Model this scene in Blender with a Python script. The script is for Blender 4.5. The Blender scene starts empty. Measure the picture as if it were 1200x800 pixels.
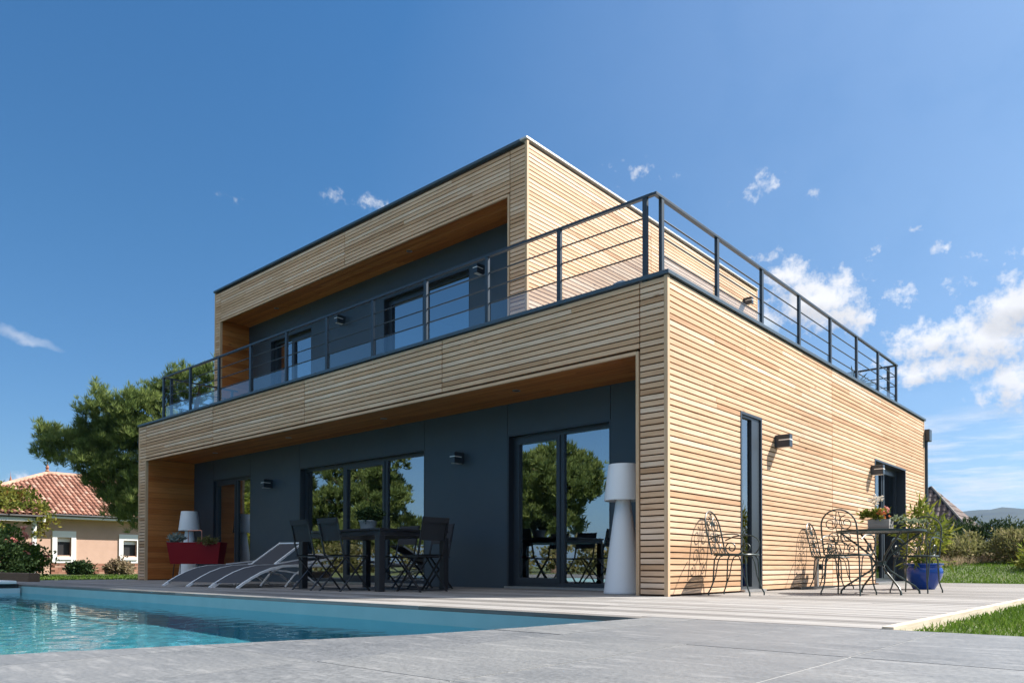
import bpy, bmesh, math, random
import numpy as np
from mathutils import Matrix, Vector

# ------------------------------------------------------------------ camera, sky, sun, exposure
sc = bpy.context.scene
col = sc.collection
R_ = math.radians
random.seed(11)
rng = np.random.default_rng(11)

cam_d = bpy.data.cameras.new('camera')
cam = bpy.data.objects.new('camera', cam_d); col.objects.link(cam); sc.camera = cam
cr = Vector((0.74812, 0.66356, 0.00116)); cu = Vector((0.00782, -0.01056, 0.99991)); cf = Vector((-0.66352, 0.74805, 0.01309))
M = Matrix((cr, cu, -cf)).transposed().to_4x4(); M.translation = Vector((4.0819, -7.1094, 0.3221))
cam.matrix_world = M
cam_d.sensor_width = 36; cam_d.lens = 36 * 881.36 / 1200; cam_d.shift_y = (651.38 - 400) / 1200
cam_d.clip_start = .05; cam_d.clip_end = 20000

SUN = Vector((1.0, 1.30, 1.60)).normalized()
sun_d = bpy.data.lights.new('sun', 'SUN'); sun_d.energy = 4.9; sun_d.angle = R_(.53); sun_d.color = (1, .93, .84)
sun = bpy.data.objects.new('sun', sun_d); col.objects.link(sun)
sun.rotation_euler = SUN.to_track_quat('Z', 'Y').to_euler(); sun.location = (20, 26, 32)

w = bpy.data.worlds.new('World'); sc.world = w; w.use_nodes = True
wt = w.node_tree; wn = wt.nodes; wn.clear()
def N(nt, typ, **kw):
    n = nt.nodes.new(typ)
    for k, v in kw.items():
        if k.startswith('i_'): n.inputs[int(k[2:])].default_value = v
        else: setattr(n, k, v)
    return n
def math_n(nt, op, a, b=None, clamp=False):
    n = nt.nodes.new('ShaderNodeMath'); n.operation = op; n.use_clamp = clamp
    for i, x in enumerate((a, b)):
        if x is None: continue
        if isinstance(x, (int, float)): n.inputs[i].default_value = x
        else: nt.links.new(x, n.inputs[i])
    return n.outputs[0]
def ramp(nt, fac, stops):
    r = nt.nodes.new('ShaderNodeValToRGB'); e = r.color_ramp.elements
    while len(e) < len(stops): e.new(.5)
    for el, (p, c) in zip(e, stops): el.position = p; el.color = (*c, 1)
    if fac is not None: nt.links.new(fac, r.inputs[0])
    return r
def build_sky():
    L = wt.links.new
    out = N(wt, 'ShaderNodeOutputWorld'); bg = N(wt, 'ShaderNodeBackground')
    sky = N(wt, 'ShaderNodeTexSky', sky_type='NISHITA', sun_disc=False)
    sky.sun_elevation = math.asin(SUN.z); sky.sun_rotation = math.atan2(SUN.x, SUN.y)
    sky.altitude = 300; sky.air_density = 1.0; sky.dust_density = .9; sky.ozone_density = 2.6
    tc = N(wt, 'ShaderNodeTexCoord'); sep = N(wt, 'ShaderNodeSeparateXYZ')
    L(tc.outputs['Generated'], sep.inputs[0])
    az = math_n(wt, 'ARCTAN2', sep.outputs[1], sep.outputs[0])
    el = math_n(wt, 'ARCSINE', sep.outputs[2])
    # billow noise in direction space
    def noise(scale, detail, rough, zs=1.0, off=0.0):
        mp = N(wt, 'ShaderNodeMapping'); mp.inputs['Scale'].default_value = (1, 1, zs); mp.inputs['Location'].default_value = (off, off * .7, off * .3)
        L(tc.outputs['Generated'], mp.inputs[0])
        n = N(wt, 'ShaderNodeTexNoise'); n.inputs['Scale'].default_value = scale; n.inputs['Detail'].default_value = detail; n.inputs['Roughness'].default_value = rough
        L(mp.outputs[0], n.inputs['Vector']); return n
    wn1 = noise(14, 5, .6); wn2 = noise(48, 6, .62)
    s1 = N(wt, 'ShaderNodeSeparateXYZ'); L(wn1.outputs['Color'], s1.inputs[0])
    azw = math_n(wt, 'ADD', az, math_n(wt, 'MULTIPLY', math_n(wt, 'SUBTRACT', s1.outputs[0], .5), .055))
    elw = math_n(wt, 'ADD', el, math_n(wt, 'MULTIPLY', math_n(wt, 'SUBTRACT', s1.outputs[1], .5), .038))
    fb = math_n(wt, 'SUBTRACT', wn2.outputs['Fac'], .5)
    # cloud: azimuth, elevation, half width, half height, body
    puffs = [(2.5344, .4485, .018, .0085, .55), (2.516, .4438, .010, .005, .5), (2.4870, .4405, .023, .009, .66), (2.6572, .4293, .014, .005, .42), (2.30, .468, .02, .008, .34), (1.86, .36, .012, .006, .42), (1.80, .375, .010, .006, .42), (1.745, .335, .016, .009, .5), (1.965, .372, .03, .012, .5), (1.69, .33, .03, .012, .5),
             (2.1362, .4777, .044, .013, .42), (1.9771, .448, .036, .015, .62), (1.9167, .4299, .015, .007, .5),
             (1.9122, .3205, .066, .040, 1.6), (1.945, .345, .036, .030, 1.3), (1.88, .30, .04, .026, 1.3), (1.97, .30, .03, .03, 1.1),
             (1.8137, .3138, .026, .014, .62), (1.8425, .3692, .016, .008, .5),
             (1.7658, .3124, .021, .018, .58), (1.7801, .3522, .022, .008, .5),
             (1.7288, .2524, .072, .044, 1.45), (1.700, .2846, .052, .034, 1.5), (1.792, .255, .056, .028, 1.3), (1.7965, .2233, .056, .021, 1.2),
             (1.7092, .1951, .040, .036, 1.3), (1.7537, .2238, .050, .024, 1.2), (1.84, .235, .03, .014, .8), (1.62, .24, .08, .06, 1.4),
             (2.887, .0943, .022, .009, .7), (1.35, .30, .16, .06, 1.3), (.9, .22, .2, .05, 1.2), (.2, .35, .16, .06, 1.1), (-.6, .25, .2, .05, 1.2),
             (-2.75, .34, .08, .022, .6),
             (-1.4, 1.0, 1.25, .52, 3.4), (-2.9, 1.10, .5, .32, 2.8), (-.2, .95, .7, .42, 3.0)]  # last three: unseen high clouds, added to lift the shaded house front
    def ell(a, e, pw, ph, A, E, body):
        dx = math_n(wt, 'DIVIDE', math_n(wt, 'SUBTRACT', A, a), pw)
        dy = math_n(wt, 'DIVIDE', math_n(wt, 'SUBTRACT', E, e), ph)
        r2 = math_n(wt, 'ADD', math_n(wt, 'MULTIPLY', dx, dx), math_n(wt, 'MULTIPLY', dy, dy))
        return math_n(wt, 'MULTIPLY', math_n(wt, 'SUBTRACT', 1.15, math_n(wt, 'SQRT', r2)), body)
    dens = None; lit = None
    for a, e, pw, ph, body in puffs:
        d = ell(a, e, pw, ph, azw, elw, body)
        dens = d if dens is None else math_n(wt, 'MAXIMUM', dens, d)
        if body > .9:
            # underside term: how far below the puff's middle this direction is
            under = math_n(wt, 'DIVIDE', math_n(wt, 'SUBTRACT', e, elw), ph * 1.2)
            g = math_n(wt, 'MULTIPLY', math_n(wt, 'MAXIMUM', d, 0), under)
            lit = g if lit is None else math_n(wt, 'MAXIMUM', lit, g)
    fine = math_n(wt, 'SUBTRACT', noise(150, 5, .6, 1.0, 1.7).outputs['Fac'], .5)
    dd = math_n(wt, 'ADD', math_n(wt, 'ADD', dens, math_n(wt, 'MULTIPLY', fb, 2.7)), math_n(wt, 'MULTIPLY', fine, 1.0))
    mr = N(wt, 'ShaderNodeMapRange', interpolation_type='SMOOTHSTEP'); L(dd, mr.inputs[0])
    mr.inputs[1].default_value = .02; mr.inputs[2].default_value = 1.35
    # thin streaks near the horizon and one high wisp
    ci = noise(5, 6, .65, 9.0, 3.1)
    st = N(wt, 'ShaderNodeMapRange', interpolation_type='SMOOTHSTEP'); L(ci.outputs['Fac'], st.inputs[0]); st.inputs[1].default_value = .34; st.inputs[2].default_value = .70
    band = ell(1.74, .115, .40, .075, az, el, 1.5)
    bandc = math_n(wt, 'MULTIPLY', math_n(wt, 'MINIMUM', math_n(wt, 'MAXIMUM', band, 0), 1), .85)
    streak = math_n(wt, 'MULTIPLY', st.outputs[0], bandc)
    wb = ell(2.8741, .2479, .036, .0058, az, math_n(wt, 'ADD', elw, math_n(wt, 'MULTIPLY', math_n(wt, 'SUBTRACT', az, 2.8741), -.12)), 1.0)
    wisp = math_n(wt, 'MULTIPLY', math_n(wt, 'MINIMUM', math_n(wt, 'MAXIMUM', wb, 0), 1), math_n(wt, 'MULTIPLY', ci.outputs['Fac'], .75))
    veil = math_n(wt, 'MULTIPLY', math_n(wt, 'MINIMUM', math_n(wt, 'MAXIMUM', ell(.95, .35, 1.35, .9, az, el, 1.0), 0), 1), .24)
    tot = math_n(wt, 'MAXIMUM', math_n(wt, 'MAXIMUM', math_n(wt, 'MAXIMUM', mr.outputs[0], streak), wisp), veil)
    hs = N(wt, 'ShaderNodeHueSaturation'); hs.inputs['Saturation'].default_value = 1.12; hs.inputs['Value'].default_value = 1.0
    L(sky.outputs[0], hs.inputs['Color'])
    er = ramp(wt, math_n(wt, 'MULTIPLY', el, .637), [(.0, (.30, .36, .42)), (.09, (.315, .385, .43)), (.25, (.305, .435, .475)), (.6, (.28, .505, .595))])
    tint = N(wt, 'ShaderNodeMix', data_type='RGBA', blend_type='MULTIPLY'); tint.inputs['Factor'].default_value = 1
    L(hs.outputs[0], tint.inputs['A']); L(er.outputs[0], tint.inputs['B'])
    # sunlit white, greyer undersides and thicknesses
    sh = N(wt, 'ShaderNodeMapRange'); L(math_n(wt, 'ADD', lit, math_n(wt, 'MULTIPLY', math_n(wt, 'SUBTRACT', s1.outputs[2], .5), .9)), sh.inputs[0])
    sh.inputs[1].default_value = -.05; sh.inputs[2].default_value = .75; sh.inputs[3].default_value = 4.6; sh.inputs[4].default_value = 2.5
    hi = N(wt, 'ShaderNodeMapRange'); L(el, hi.inputs[0]); hi.inputs[1].default_value = .50; hi.inputs[2].default_value = .68; hi.inputs[3].default_value = .74; hi.inputs[4].default_value = 1.08  # brightness gain by elevation, so the added unseen clouds give more fill light
    br = math_n(wt, 'MULTIPLY', sh.outputs[0], hi.outputs[0])
    cc = N(wt, 'ShaderNodeCombineXYZ'); L(br, cc.inputs[0]); L(math_n(wt, 'MULTIPLY', br, 1.01), cc.inputs[1]); L(math_n(wt, 'MULTIPLY', br, 1.04), cc.inputs[2])
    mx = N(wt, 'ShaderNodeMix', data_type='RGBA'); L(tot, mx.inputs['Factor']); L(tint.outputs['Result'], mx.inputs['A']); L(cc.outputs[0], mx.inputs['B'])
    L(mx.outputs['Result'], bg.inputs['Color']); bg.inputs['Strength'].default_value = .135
    L(bg.outputs[0], out.inputs[0])
build_sky()
w.cycles.sampling_method = 'MANUAL'; w.cycles.sample_map_resolution = 1024

vs = sc.view_settings; vs.view_transform = 'Standard'; vs.look = 'None'; vs.gamma = 1; vs.use_curve_mapping = False; vs.exposure = 1.15
cy = sc.cycles; cy.max_bounces = 8; cy.transparent_max_bounces = 16; cy.use_denoising = True; cy.sample_clamp_indirect = 6
cy.caustics_refractive = True; cy.caustics_reflective = False

# ------------------------------------------------------------------ helpers: materials
def mat(name, base, rough=.6, metal=0, spec=.5):
    m = bpy.data.materials.new(name); m.use_nodes = True
    b = m.node_tree.nodes['Principled BSDF']
    b.inputs['Base Color'].default_value = (*base, 1); b.inputs['Roughness'].default_value = rough; b.inputs['Metallic'].default_value = metal
    b.inputs['Specular IOR Level'].default_value = spec
    return m
def objcoord(nt, scale=(1, 1, 1), loc=(0, 0, 0)):
    t = nt.nodes.new('ShaderNodeTexCoord'); m = nt.nodes.new('ShaderNodeMapping')
    m.inputs['Scale'].default_value = scale; m.inputs['Location'].default_value = loc
    nt.links.new(t.outputs['Object'], m.inputs[0]); return m.outputs[0]
def noise_n(nt, vec, scale, detail=4, rough=.55, w=None):
    n = nt.nodes.new('ShaderNodeTexNoise'); n.inputs['Scale'].default_value = scale; n.inputs['Detail'].default_value = detail; n.inputs['Roughness'].default_value = rough
    if w is not None: n.noise_dimensions = '4D'; nt.links.new(w, n.inputs['W'])
    if vec is not None: nt.links.new(vec, n.inputs['Vector'])
    return n.outputs['Fac']
def mixc(nt, fac, a, b, mode='MIX'):
    m = nt.nodes.new('ShaderNodeMix'); m.data_type = 'RGBA'; m.blend_type = mode
    for k, x in (('Factor', fac), ('A', a), ('B', b)):
        s = m.inputs[k]
        if isinstance(x, (int, float)): s.default_value = x
        elif isinstance(x, tuple): s.default_value = (*x, 1)
        else: nt.links.new(x, s)
    return m.outputs['Result']
def attr(nt, name='rnd'):
    a = nt.nodes.new('ShaderNodeAttribute'); a.attribute_name = name; return a.outputs['Fac']
def bump(nt, h, strength=.3, dist=.01):
    b = nt.nodes.new('ShaderNodeBump'); b.inputs['Strength'].default_value = strength; b.inputs['Distance'].default_value = dist
    nt.links.new(h, b.inputs['Height']); nt.links.new(b.outputs[0], nt.nodes['Principled BSDF'].inputs['Normal'])
def wood(name, axis, stops, knots=.8, rough=.62, grey=0.0):
    m = mat(name, (.5, .3, .2), rough, 0, .3); nt = m.node_tree; b = nt.nodes['Principled BSDF']
    s = [16, 16, 16]; s[axis] = .9
    rnd = attr(nt); wv = math_n(nt, 'MULTIPLY', rnd, 57.0)
    g = noise_n(nt, objcoord(nt, tuple(s)), 3.2, 5, .6, wv)
    base = ramp(nt, rnd, stops).outputs[0]
    gr = ramp(nt, g, [(.30, (.76, .70, .64)), (.52, (.97, .96, .95)), (.75, (1.08, 1.08, 1.08))]).outputs[0]
    c = mixc(nt, 1.0, base, gr, 'MULTIPLY')
    v = nt.nodes.new('ShaderNodeTexVoronoi'); v.voronoi_dimensions = '4D'; ks = [7, 7, 7]; ks[axis] = 3.2
    nt.links.new(objcoord(nt, tuple(ks)), v.inputs['Vector']); nt.links.new(wv, v.inputs['W']); v.inputs['Scale'].default_value = .75
    kd = ramp(nt, v.outputs['Distance'], [(.06, (1, 1, 1)), (.15, (0, 0, 0))]).outputs[0]
    c = mixc(nt, math_n(nt, 'MULTIPLY', kd, knots), c, (.16, .075, .03))
    big = noise_n(nt, objcoord(nt), .55, 3, .5)
    c = mixc(nt, 1.0, c, ramp(nt, big, [(.3, (.86, .85, .84)), (.7, (1.06, 1.06, 1.06))]).outputs[0], 'MULTIPLY')
    nt.links.new(c, b.inputs['Base Color']); bump(nt, g, .25, .004)
    return m
LARCH = [(0, (.52, .315, .18)), (.12, (.65, .42, .255)), (.5, (.72, .49, .32)), (.85, (.76, .545, .38)), (1, (.78, .60, .45))]
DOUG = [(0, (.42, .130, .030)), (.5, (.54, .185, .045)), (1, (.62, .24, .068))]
DECK = [(0, (.18, .175, .17)), (.5, (.262, .257, .252)), (1, (.345, .340, .334))]
m_larch_x = wood('larch boards along front', 0, LARCH); m_larch_y = wood('larch boards along side', 1, LARCH); m_larch_z = wood('larch battens', 2, [(0, (.55, .38, .23)), (1, (.64, .46, .30))], .3)
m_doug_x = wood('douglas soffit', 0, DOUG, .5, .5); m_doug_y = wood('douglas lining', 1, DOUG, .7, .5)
m_deck = wood('weathered decking', 0, DECK, .35, .75)
m_edging = wood('pale edging board', 1, [(0, (.60, .53, .42)), (1, (.66, .59, .48))], .2)
m_back = mat('dark brown membrane', (.085, .038, .015), .9)
def panel_mat():
    m = mat('anthracite panel', (.030, .040, .050), .42); nt = m.node_tree; b = nt.nodes['Principled BSDF']
    n = noise_n(nt, objcoord(nt), 1.3, 4)
    nt.links.new(ramp(nt, n, [(.3, (.044, .062, .080)), (.7, (.052, .071, .089))]).outputs[0], b.inputs['Base Color'])
    nt.links.new(ramp(nt, noise_n(nt, objcoord(nt), 9, 5), [(.3, (.42, .42, .42)), (.7, (.48, .48, .48))]).outputs[0], b.inputs['Roughness'])
    return m
m_panel = panel_mat()
m_frame = mat('anthracite aluminium', (.034, .043, .054), .35)
m_metal = mat('anthracite powder coat', (.032, .044, .058), .32)
m_coping = mat('blue grey coping', (.055, .085, .115), .38)
m_flash = mat('pale aluminium flashing', (.62, .63, .62), .35, .4)
m_dark = mat('matt black', (.012, .012, .013), .55)
m_steel = mat('brushed steel', (.55, .55, .56), .3, .9)
m_white = mat('white paint', (.80, .80, .78), .45)
m_plaster = mat('interior plaster', (.55, .53, .50), .8)
m_roof = mat('terrace membrane', (.30, .30, .30), .85)
def glass_mat(name, tint, ior, haze=0.0):
    m = bpy.data.materials.new(name); m.use_nodes = True; nt = m.node_tree; nt.nodes.clear()
    o = N(nt, 'ShaderNodeOutputMaterial'); t = N(nt, 'ShaderNodeBsdfTransparent'); g = N(nt, 'ShaderNodeBsdfGlossy'); f = N(nt, 'ShaderNodeFresnel'); x = N(nt, 'ShaderNodeMixShader')
    t.inputs[0].default_value = (*tint, 1); g.inputs['Color'].default_value = (.94, .97, 1, 1); g.inputs['Roughness'].default_value = 0; f.inputs[0].default_value = ior
    nz = noise_n(nt, objcoord(nt), 1.1, 1); bp = N(nt, 'ShaderNodeBump'); bp.inputs['Strength'].default_value = .05; bp.inputs['Distance'].default_value = .02
    nt.links.new(nz, bp.inputs['Height']); nt.links.new(bp.outputs[0], g.inputs['Normal'])
    nt.links.new(f.outputs[0], x.inputs[0]); nt.links.new(t.outputs[0], x.inputs[1]); nt.links.new(g.outputs[0], x.inputs[2])
    nt.links.new(x.outputs[0], o.inputs[0]); return m
m_glass = glass_mat('coated window glass', (.50, .53, .53), 4.4)
m_rglass = glass_mat('railing glass', (.80, .86, .87), 2.3)

# ------------------------------------------------------------------ helpers: meshes
def wloc(o):
    v = Vector((0, 0, 0))
    while o is not None: v = v + o.location; o = o.parent
    return v
class MB:
    def __init__(s): s.v = []; s.f = []; s.r = []; s.m = []; s.sm = []
    def add(s, verts, faces, rnd=None, mi=0, smooth=False):
        k = len(s.v); s.v += [tuple(p) for p in verts]
        if rnd is None: rnd = random.random()
        for f in faces: s.f.append([k + i for i in f]); s.r.append(rnd); s.m.append(mi); s.sm.append(smooth)
        return s
    def box(s, x0, x1, y0, y1, z0, z1, rnd=None, mi=0):
        v = [(x0, y0, z0), (x1, y0, z0), (x1, y1, z0), (x0, y1, z0), (x0, y0, z1), (x1, y0, z1), (x1, y1, z1), (x0, y1, z1)]
        return s.add(v, [(0, 3, 2, 1), (4, 5, 6, 7), (0, 1, 5, 4), (1, 2, 6, 5), (2, 3, 7, 6), (3, 0, 4, 7)], rnd, mi)
    def bar(s, a, b, wd, th, up=(0, 0, 1), rnd=None, mi=0):
        a = Vector(a); b = Vector(b); d = (b - a).normalized(); u = Vector(up)
        sd = d.cross(u)
        if sd.length < 1e-4: sd = d.cross(Vector((0, 1, 0)))
        sd.normalize(); uu = sd.cross(d).normalized()
        v = [p + sd * sx * wd / 2 + uu * sz * th / 2 for p in (a, b) for sx, sz in ((-1, -1), (1, -1), (1, 1), (-1, 1))]
        return s.add(v, [(0, 1, 2, 3), (7, 6, 5, 4), (0, 4, 5, 1), (1, 5, 6, 2), (2, 6, 7, 3), (3, 7, 4, 0)], rnd, mi)
    def tube(s, pts, r, n=6, rnd=None, mi=0, cap=True):
        pts = [Vector(p) for p in pts]; rs = r if isinstance(r, (list, tuple)) else [r] * len(pts)
        v = []; prev = None
        for i, p in enumerate(pts):
            d = (pts[min(i + 1, len(pts) - 1)] - pts[max(i - 1, 0)])
            if d.length < 1e-9: d = Vector((0, 0, 1))
            d.normalize()
            a = prev - d * prev.dot(d) if prev is not None else d.orthogonal()
            if a.length < 1e-6: a = d.orthogonal()
            a.normalize(); prev = a; b = d.cross(a)
            for k in range(n):
                t = 2 * math.pi * k / n; v.append(p + (a * math.cos(t) + b * math.sin(t)) * rs[i])
        f = [(i * n + k, i * n + (k + 1) % n, (i + 1) * n + (k + 1) % n, (i + 1) * n + k) for i in range(len(pts) - 1) for k in range(n)]
        if cap: f += [tuple(range(n - 1, -1, -1)), tuple((len(pts) - 1) * n + k for k in range(n))]
        return s.add(v, f, rnd, mi, True)
    def lathe(s, prof, c=(0, 0, 0), n=32, rnd=None, mi=0, cap=True):
        v = [(c[0] + r * math.cos(2 * math.pi * k / n), c[1] + r * math.sin(2 * math.pi * k / n), c[2] + z) for r, z in prof for k in range(n)]
        f = [(i * n + k, i * n + (k + 1) % n, (i + 1) * n + (k + 1) % n, (i + 1) * n + k) for i in range(len(prof) - 1) for k in range(n)]
        if cap: f += [tuple(range(n - 1, -1, -1)), tuple((len(prof) - 1) * n + k for k in range(n))]
        return s.add(v, f, rnd, mi, True)
    def grid(s, P, rnd=None, mi=0, smooth=True, flip=False):
        h = len(P); wd = len(P[0]); v = [p for row in P for p in row]
        f = [(j * wd + i, j * wd + i + 1, (j + 1) * wd + i + 1, (j + 1) * wd + i) for j in range(h - 1) for i in range(wd - 1)]
        if flip: f = [t[::-1] for t in f]
        return s.add(v, f, rnd, mi, smooth)
    def build(s, name, mats, parent=None, bevel=0, off=None):
        me = bpy.data.meshes.new(name)
        o0 = wloc(parent) if off is None else Vector(off)
        me.from_pydata([(p[0] - o0.x, p[1] - o0.y, p[2] - o0.z) for p in s.v], [], s.f)
        for m in (mats if isinstance(mats, (list, tuple)) else [mats]): me.materials.append(m)
        a = me.attributes.new('rnd', 'FLOAT', 'FACE'); a.data.foreach_set('value', s.r)
        me.polygons.foreach_set('material_index', s.m); me.polygons.foreach_set('use_smooth', s.sm); me.update()
        o = bpy.data.objects.new(name, me); col.objects.link(o)
        if parent is not None: o.parent = parent
        if any(s.sm):
            try: me.set_sharp_from_angle(angle=R_(42))
            except Exception: pass
        if bevel:
            b = o.modifiers.new('bevel', 'BEVEL'); b.width = bevel; b.segments = 2; b.limit_method = 'ANGLE'
        return o
def tag(o, label=None, cat=None, group=None, kind=None):
    if label: o['label'] = label
    if cat: o['category'] = cat
    if group: o['group'] = group
    if kind: o['kind'] = kind
    return o
def empty(name, loc, label=None, cat=None, group=None, rz=0):
    o = bpy.data.objects.new(name, None); col.objects.link(o); o.location = loc; o.rotation_euler.z = rz; o.empty_display_size = .1
    return tag(o, label, cat, group)
KIDS = {}
def copy_tree(o, parent=None):
    c = o.copy(); col.objects.link(c)
    if parent is not None: c.parent = parent
    for ch in list(o.children): copy_tree(ch, c)
    return c
def place(o, loc, rz, label=None):
    o.location = loc; o.rotation_euler.z = rz
    if label: o['label'] = label
    return o
def fast_mesh(name, V, F, mats, rnd=None, parent=None, n=4):
    """V (k,3) F (m,n) arrays; rnd per face"""
    me = bpy.data.meshes.new(name); V = np.asarray(V, np.float32); F = np.asarray(F, np.int32); k = len(F)
    if parent is not None:
        o0 = wloc(parent); V = V - np.array([o0.x, o0.y, o0.z], np.float32)
    me.vertices.add(len(V)); me.vertices.foreach_set('co', V.ravel())
    me.loops.add(k * n); me.loops.foreach_set('vertex_index', F.ravel())
    me.polygons.add(k); me.polygons.foreach_set('loop_start', np.arange(0, k * n, n, dtype=np.int32))
    me.update(calc_edges=True)
    for m in (mats if isinstance(mats, (list, tuple)) else [mats]): me.materials.append(m)
    if rnd is not None:
        a = me.attributes.new('rnd', 'FLOAT', 'FACE'); a.data.foreach_set('value', np.asarray(rnd, np.float32))
    o = bpy.data.objects.new(name, me); col.objects.link(o)
    if parent is not None: o.parent = parent
    return o
def unit(v): return v / (np.linalg.norm(v, axis=-1, keepdims=True) + 1e-9)

# ------------------------------------------------------------------ ground, deck, paving, pool
POOL = [(1.58, -3.06), (1.50, -4.1), (1.38, -4.75), (1.20, -5.3), (.90, -6.3), (.35, -8.0)]
PX0, PY0 = -11.2, -8.0
def pool_x(y):
    for (xa, ya), (xb, yb) in zip(POOL, POOL[1:]):
        if yb <= y <= ya: return xa + (xb - xa) * (y - ya) / (yb - ya)
    return POOL[0][0] if y > POOL[0][1] else -99
def ground_mat():
    m = mat('rough grass ground', (.06, .08, .025), .95); nt = m.node_tree; b = nt.nodes['Principled BSDF']
    n = noise_n(nt, objcoord(nt), .35, 6, .65); n2 = noise_n(nt, objcoord(nt), 6, 4, .6)
    c = ramp(nt, n, [(.3, (.055, .085, .022)), (.55, (.085, .11, .032)), (.75, (.15, .14, .065))]).outputs[0]
    c = mixc(nt, 1.0, c, ramp(nt, n2, [(.3, (.7, .7, .7)), (.7, (1.2, 1.2, 1.2))]).outputs[0], 'MULTIPLY')
    nt.links.new(c, b.inputs['Base Color']); return m
g = MB(); B = 6000
gz = -.06
GX1 = 9.5
for x0, x1, y0, y1 in ((-B, -16, -B, B), (GX1, B, -B, B), (-16, GX1, -B, -14), (-16, GX1, 9.4, B), (2.99, GX1, -2.94, 9.4), (-16, -14.6, -14, 9.4)):
    g.add([(x0, y0, gz), (x1, y0, gz), (x1, y1, gz), (x0, y1, gz)], [(0, 1, 2, 3)])
tag(g.build('ground', ground_mat()), kind='structure')

def bank_z(x, y):
    t_ = min(1, max(0, (y - 10.2) / 9.0)); u = min(1, max(0, (y - 18) / 22.0)); e = min(1, max(0, (x + 7.5) / 2.0))
    return -.055 + e * ((.46 * t_ * t_ * (3 - 2 * t_)) + .9 * u + .05 * math.sin(x * .9) * t_ * math.sin(y * .6))
bk = MB(); bk.grid([[(x, y, bank_z(x, y)) for x in np.arange(-8, 60.1, 1.0)] for y in np.arange(9.5, 62, .75)])
tag(bk.build('grass_bank', bpy.data.materials['rough grass ground']), kind='structure')
d = MB(); bw, gap = .142, .006
y = -3.055
while y < 9.62:
    y1 = y + bw - gap
    segs = [(-14.6, 2.925)]
    if y > 1.12 and y < 9.6: segs = [(.012, 2.925)]
    elif y > -.02 and y < 1.12: segs = [(-13.16, -.37), (.012, 2.925)]
    for a, b_ in segs:
        x = a
        while x < b_ - .01:
            e = min(b_, x + random.uniform(2.2, 4.4))
            if b_ - e < .7: e = b_
            d.box(x, e - .003, y, y1, -.03, random.uniform(-.0012, .0008)); x = e
    y += bw
d.box(-14.6, 2.925, -3.04, 9.6, -.12, -.034, .02, 1)
tag(d.build('deck', [m_deck, m_back]), kind='structure')
e_ = MB().box(2.929, 2.985, -2.925, 9.4, -.10, .012)
tag(tag(e_.build('deck_edging', m_edging), kind='structure'))

def stone_mat():
    m = mat('blue grey slate paving', (.2, .2, .21), .6); nt = m.node_tree; b = nt.nodes['Principled BSDF']
    r = attr(nt); wv = math_n(nt, 'MULTIPLY', r, 40.0)
    n1 = noise_n(nt, objcoord(nt, (.9, 2.0, 1)), 1.9, 8, .66, wv); n2 = noise_n(nt, objcoord(nt, (1, 1.15, 1)), 55, 5, .7, wv); n3 = noise_n(nt, objcoord(nt, (1.4, 6, 1)), 3.4, 4, .6, wv)
    c = ramp(nt, n1, [(.27, (.100, .108, .116)), (.48, (.140, .147, .154)), (.60, (.156, .162, .167)), (.78, (.205, .208, .210))]).outputs[0]
    c = mixc(nt, 1.0, c, ramp(nt, r, [(0, (.88, .89, .91)), (1, (1.1, 1.09, 1.07))]).outputs[0], 'MULTIPLY')
    c = mixc(nt, 1.0, c, ramp(nt, n2, [(.3, (.62, .62, .62)), (.68, (1.32, 1.32, 1.32))]).outputs[0], 'MULTIPLY')
    c = mixc(nt, ramp(nt, n3, [(.54, (0, 0, 0)), (.70, (.5, .5, .5))]).outputs[0], c, (.30, .30, .30))
    nt.links.new(c, b.inputs['Base Color'])
    nt.links.new(ramp(nt, n2, [(.3, (.48, .48, .48)), (.7, (.70, .70, .70))]).outputs[0], b.inputs['Roughness'])
    bump(nt, mixc(nt, .45, n1, n2), .5, .006); return m
p = MB()
xs = [-12.6 + .655 * k for k in range(0, 40)]
xs = [x for x in np.arange(1.245 - .652 * 25, 9.5, .652)] + [9.5]
ys = [-2.935, -4.30, -5.645, -6.99, -8.33, -9.67, -11.0, -12.4, -14.0]
for j in range(len(ys) - 1):
    for i in range(len(xs) - 1):
        x0, x1, y1, y0 = xs[i] + .0028, xs[i + 1] - .0028, ys[j] - .004, ys[j + 1] + .004
        def left(y): return max(x0, pool_x(y)) if y > PY0 else (x0 if x1 < PX0 or y < PY0 else x0)
        ys_ = [y0 + (y1 - y0) * k / 48 for k in range(49)]
        keep = [(left(y), y) for y in ys_ if left(y) < x1 - .004]
        if len(keep) < 2: continue
        slim = [keep[0]] + [q for p_, q, r_ in zip(keep, keep[1:], keep[2:]) if abs((q[0] - p_[0]) - (r_[0] - q[0])) > 1e-6] + [keep[-1]]
        poly = slim + [(x1, keep[-1][1]), (x1, keep[0][1])]
        n_ = len(poly); zt = random.uniform(-.001, .001)
        v = [(x, y, zt) for x, y in poly] + [(x, y, -.05) for x, y in poly]
        p.add(v, [tuple(range(n_ - 1, -1, -1))] + [(k, (k + 1) % n_, n_ + (k + 1) % n_, n_ + k) for k in range(n_)])
p.box(1.60, 9.5, -14, -2.935, -.10, -.0018, .5, 1)
m_mortar = mat('pale joint mortar', (.42, .415, .40), .9)
tag(p.build('stone_paving', [stone_mat(), m_mortar]), kind='structure')

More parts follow.
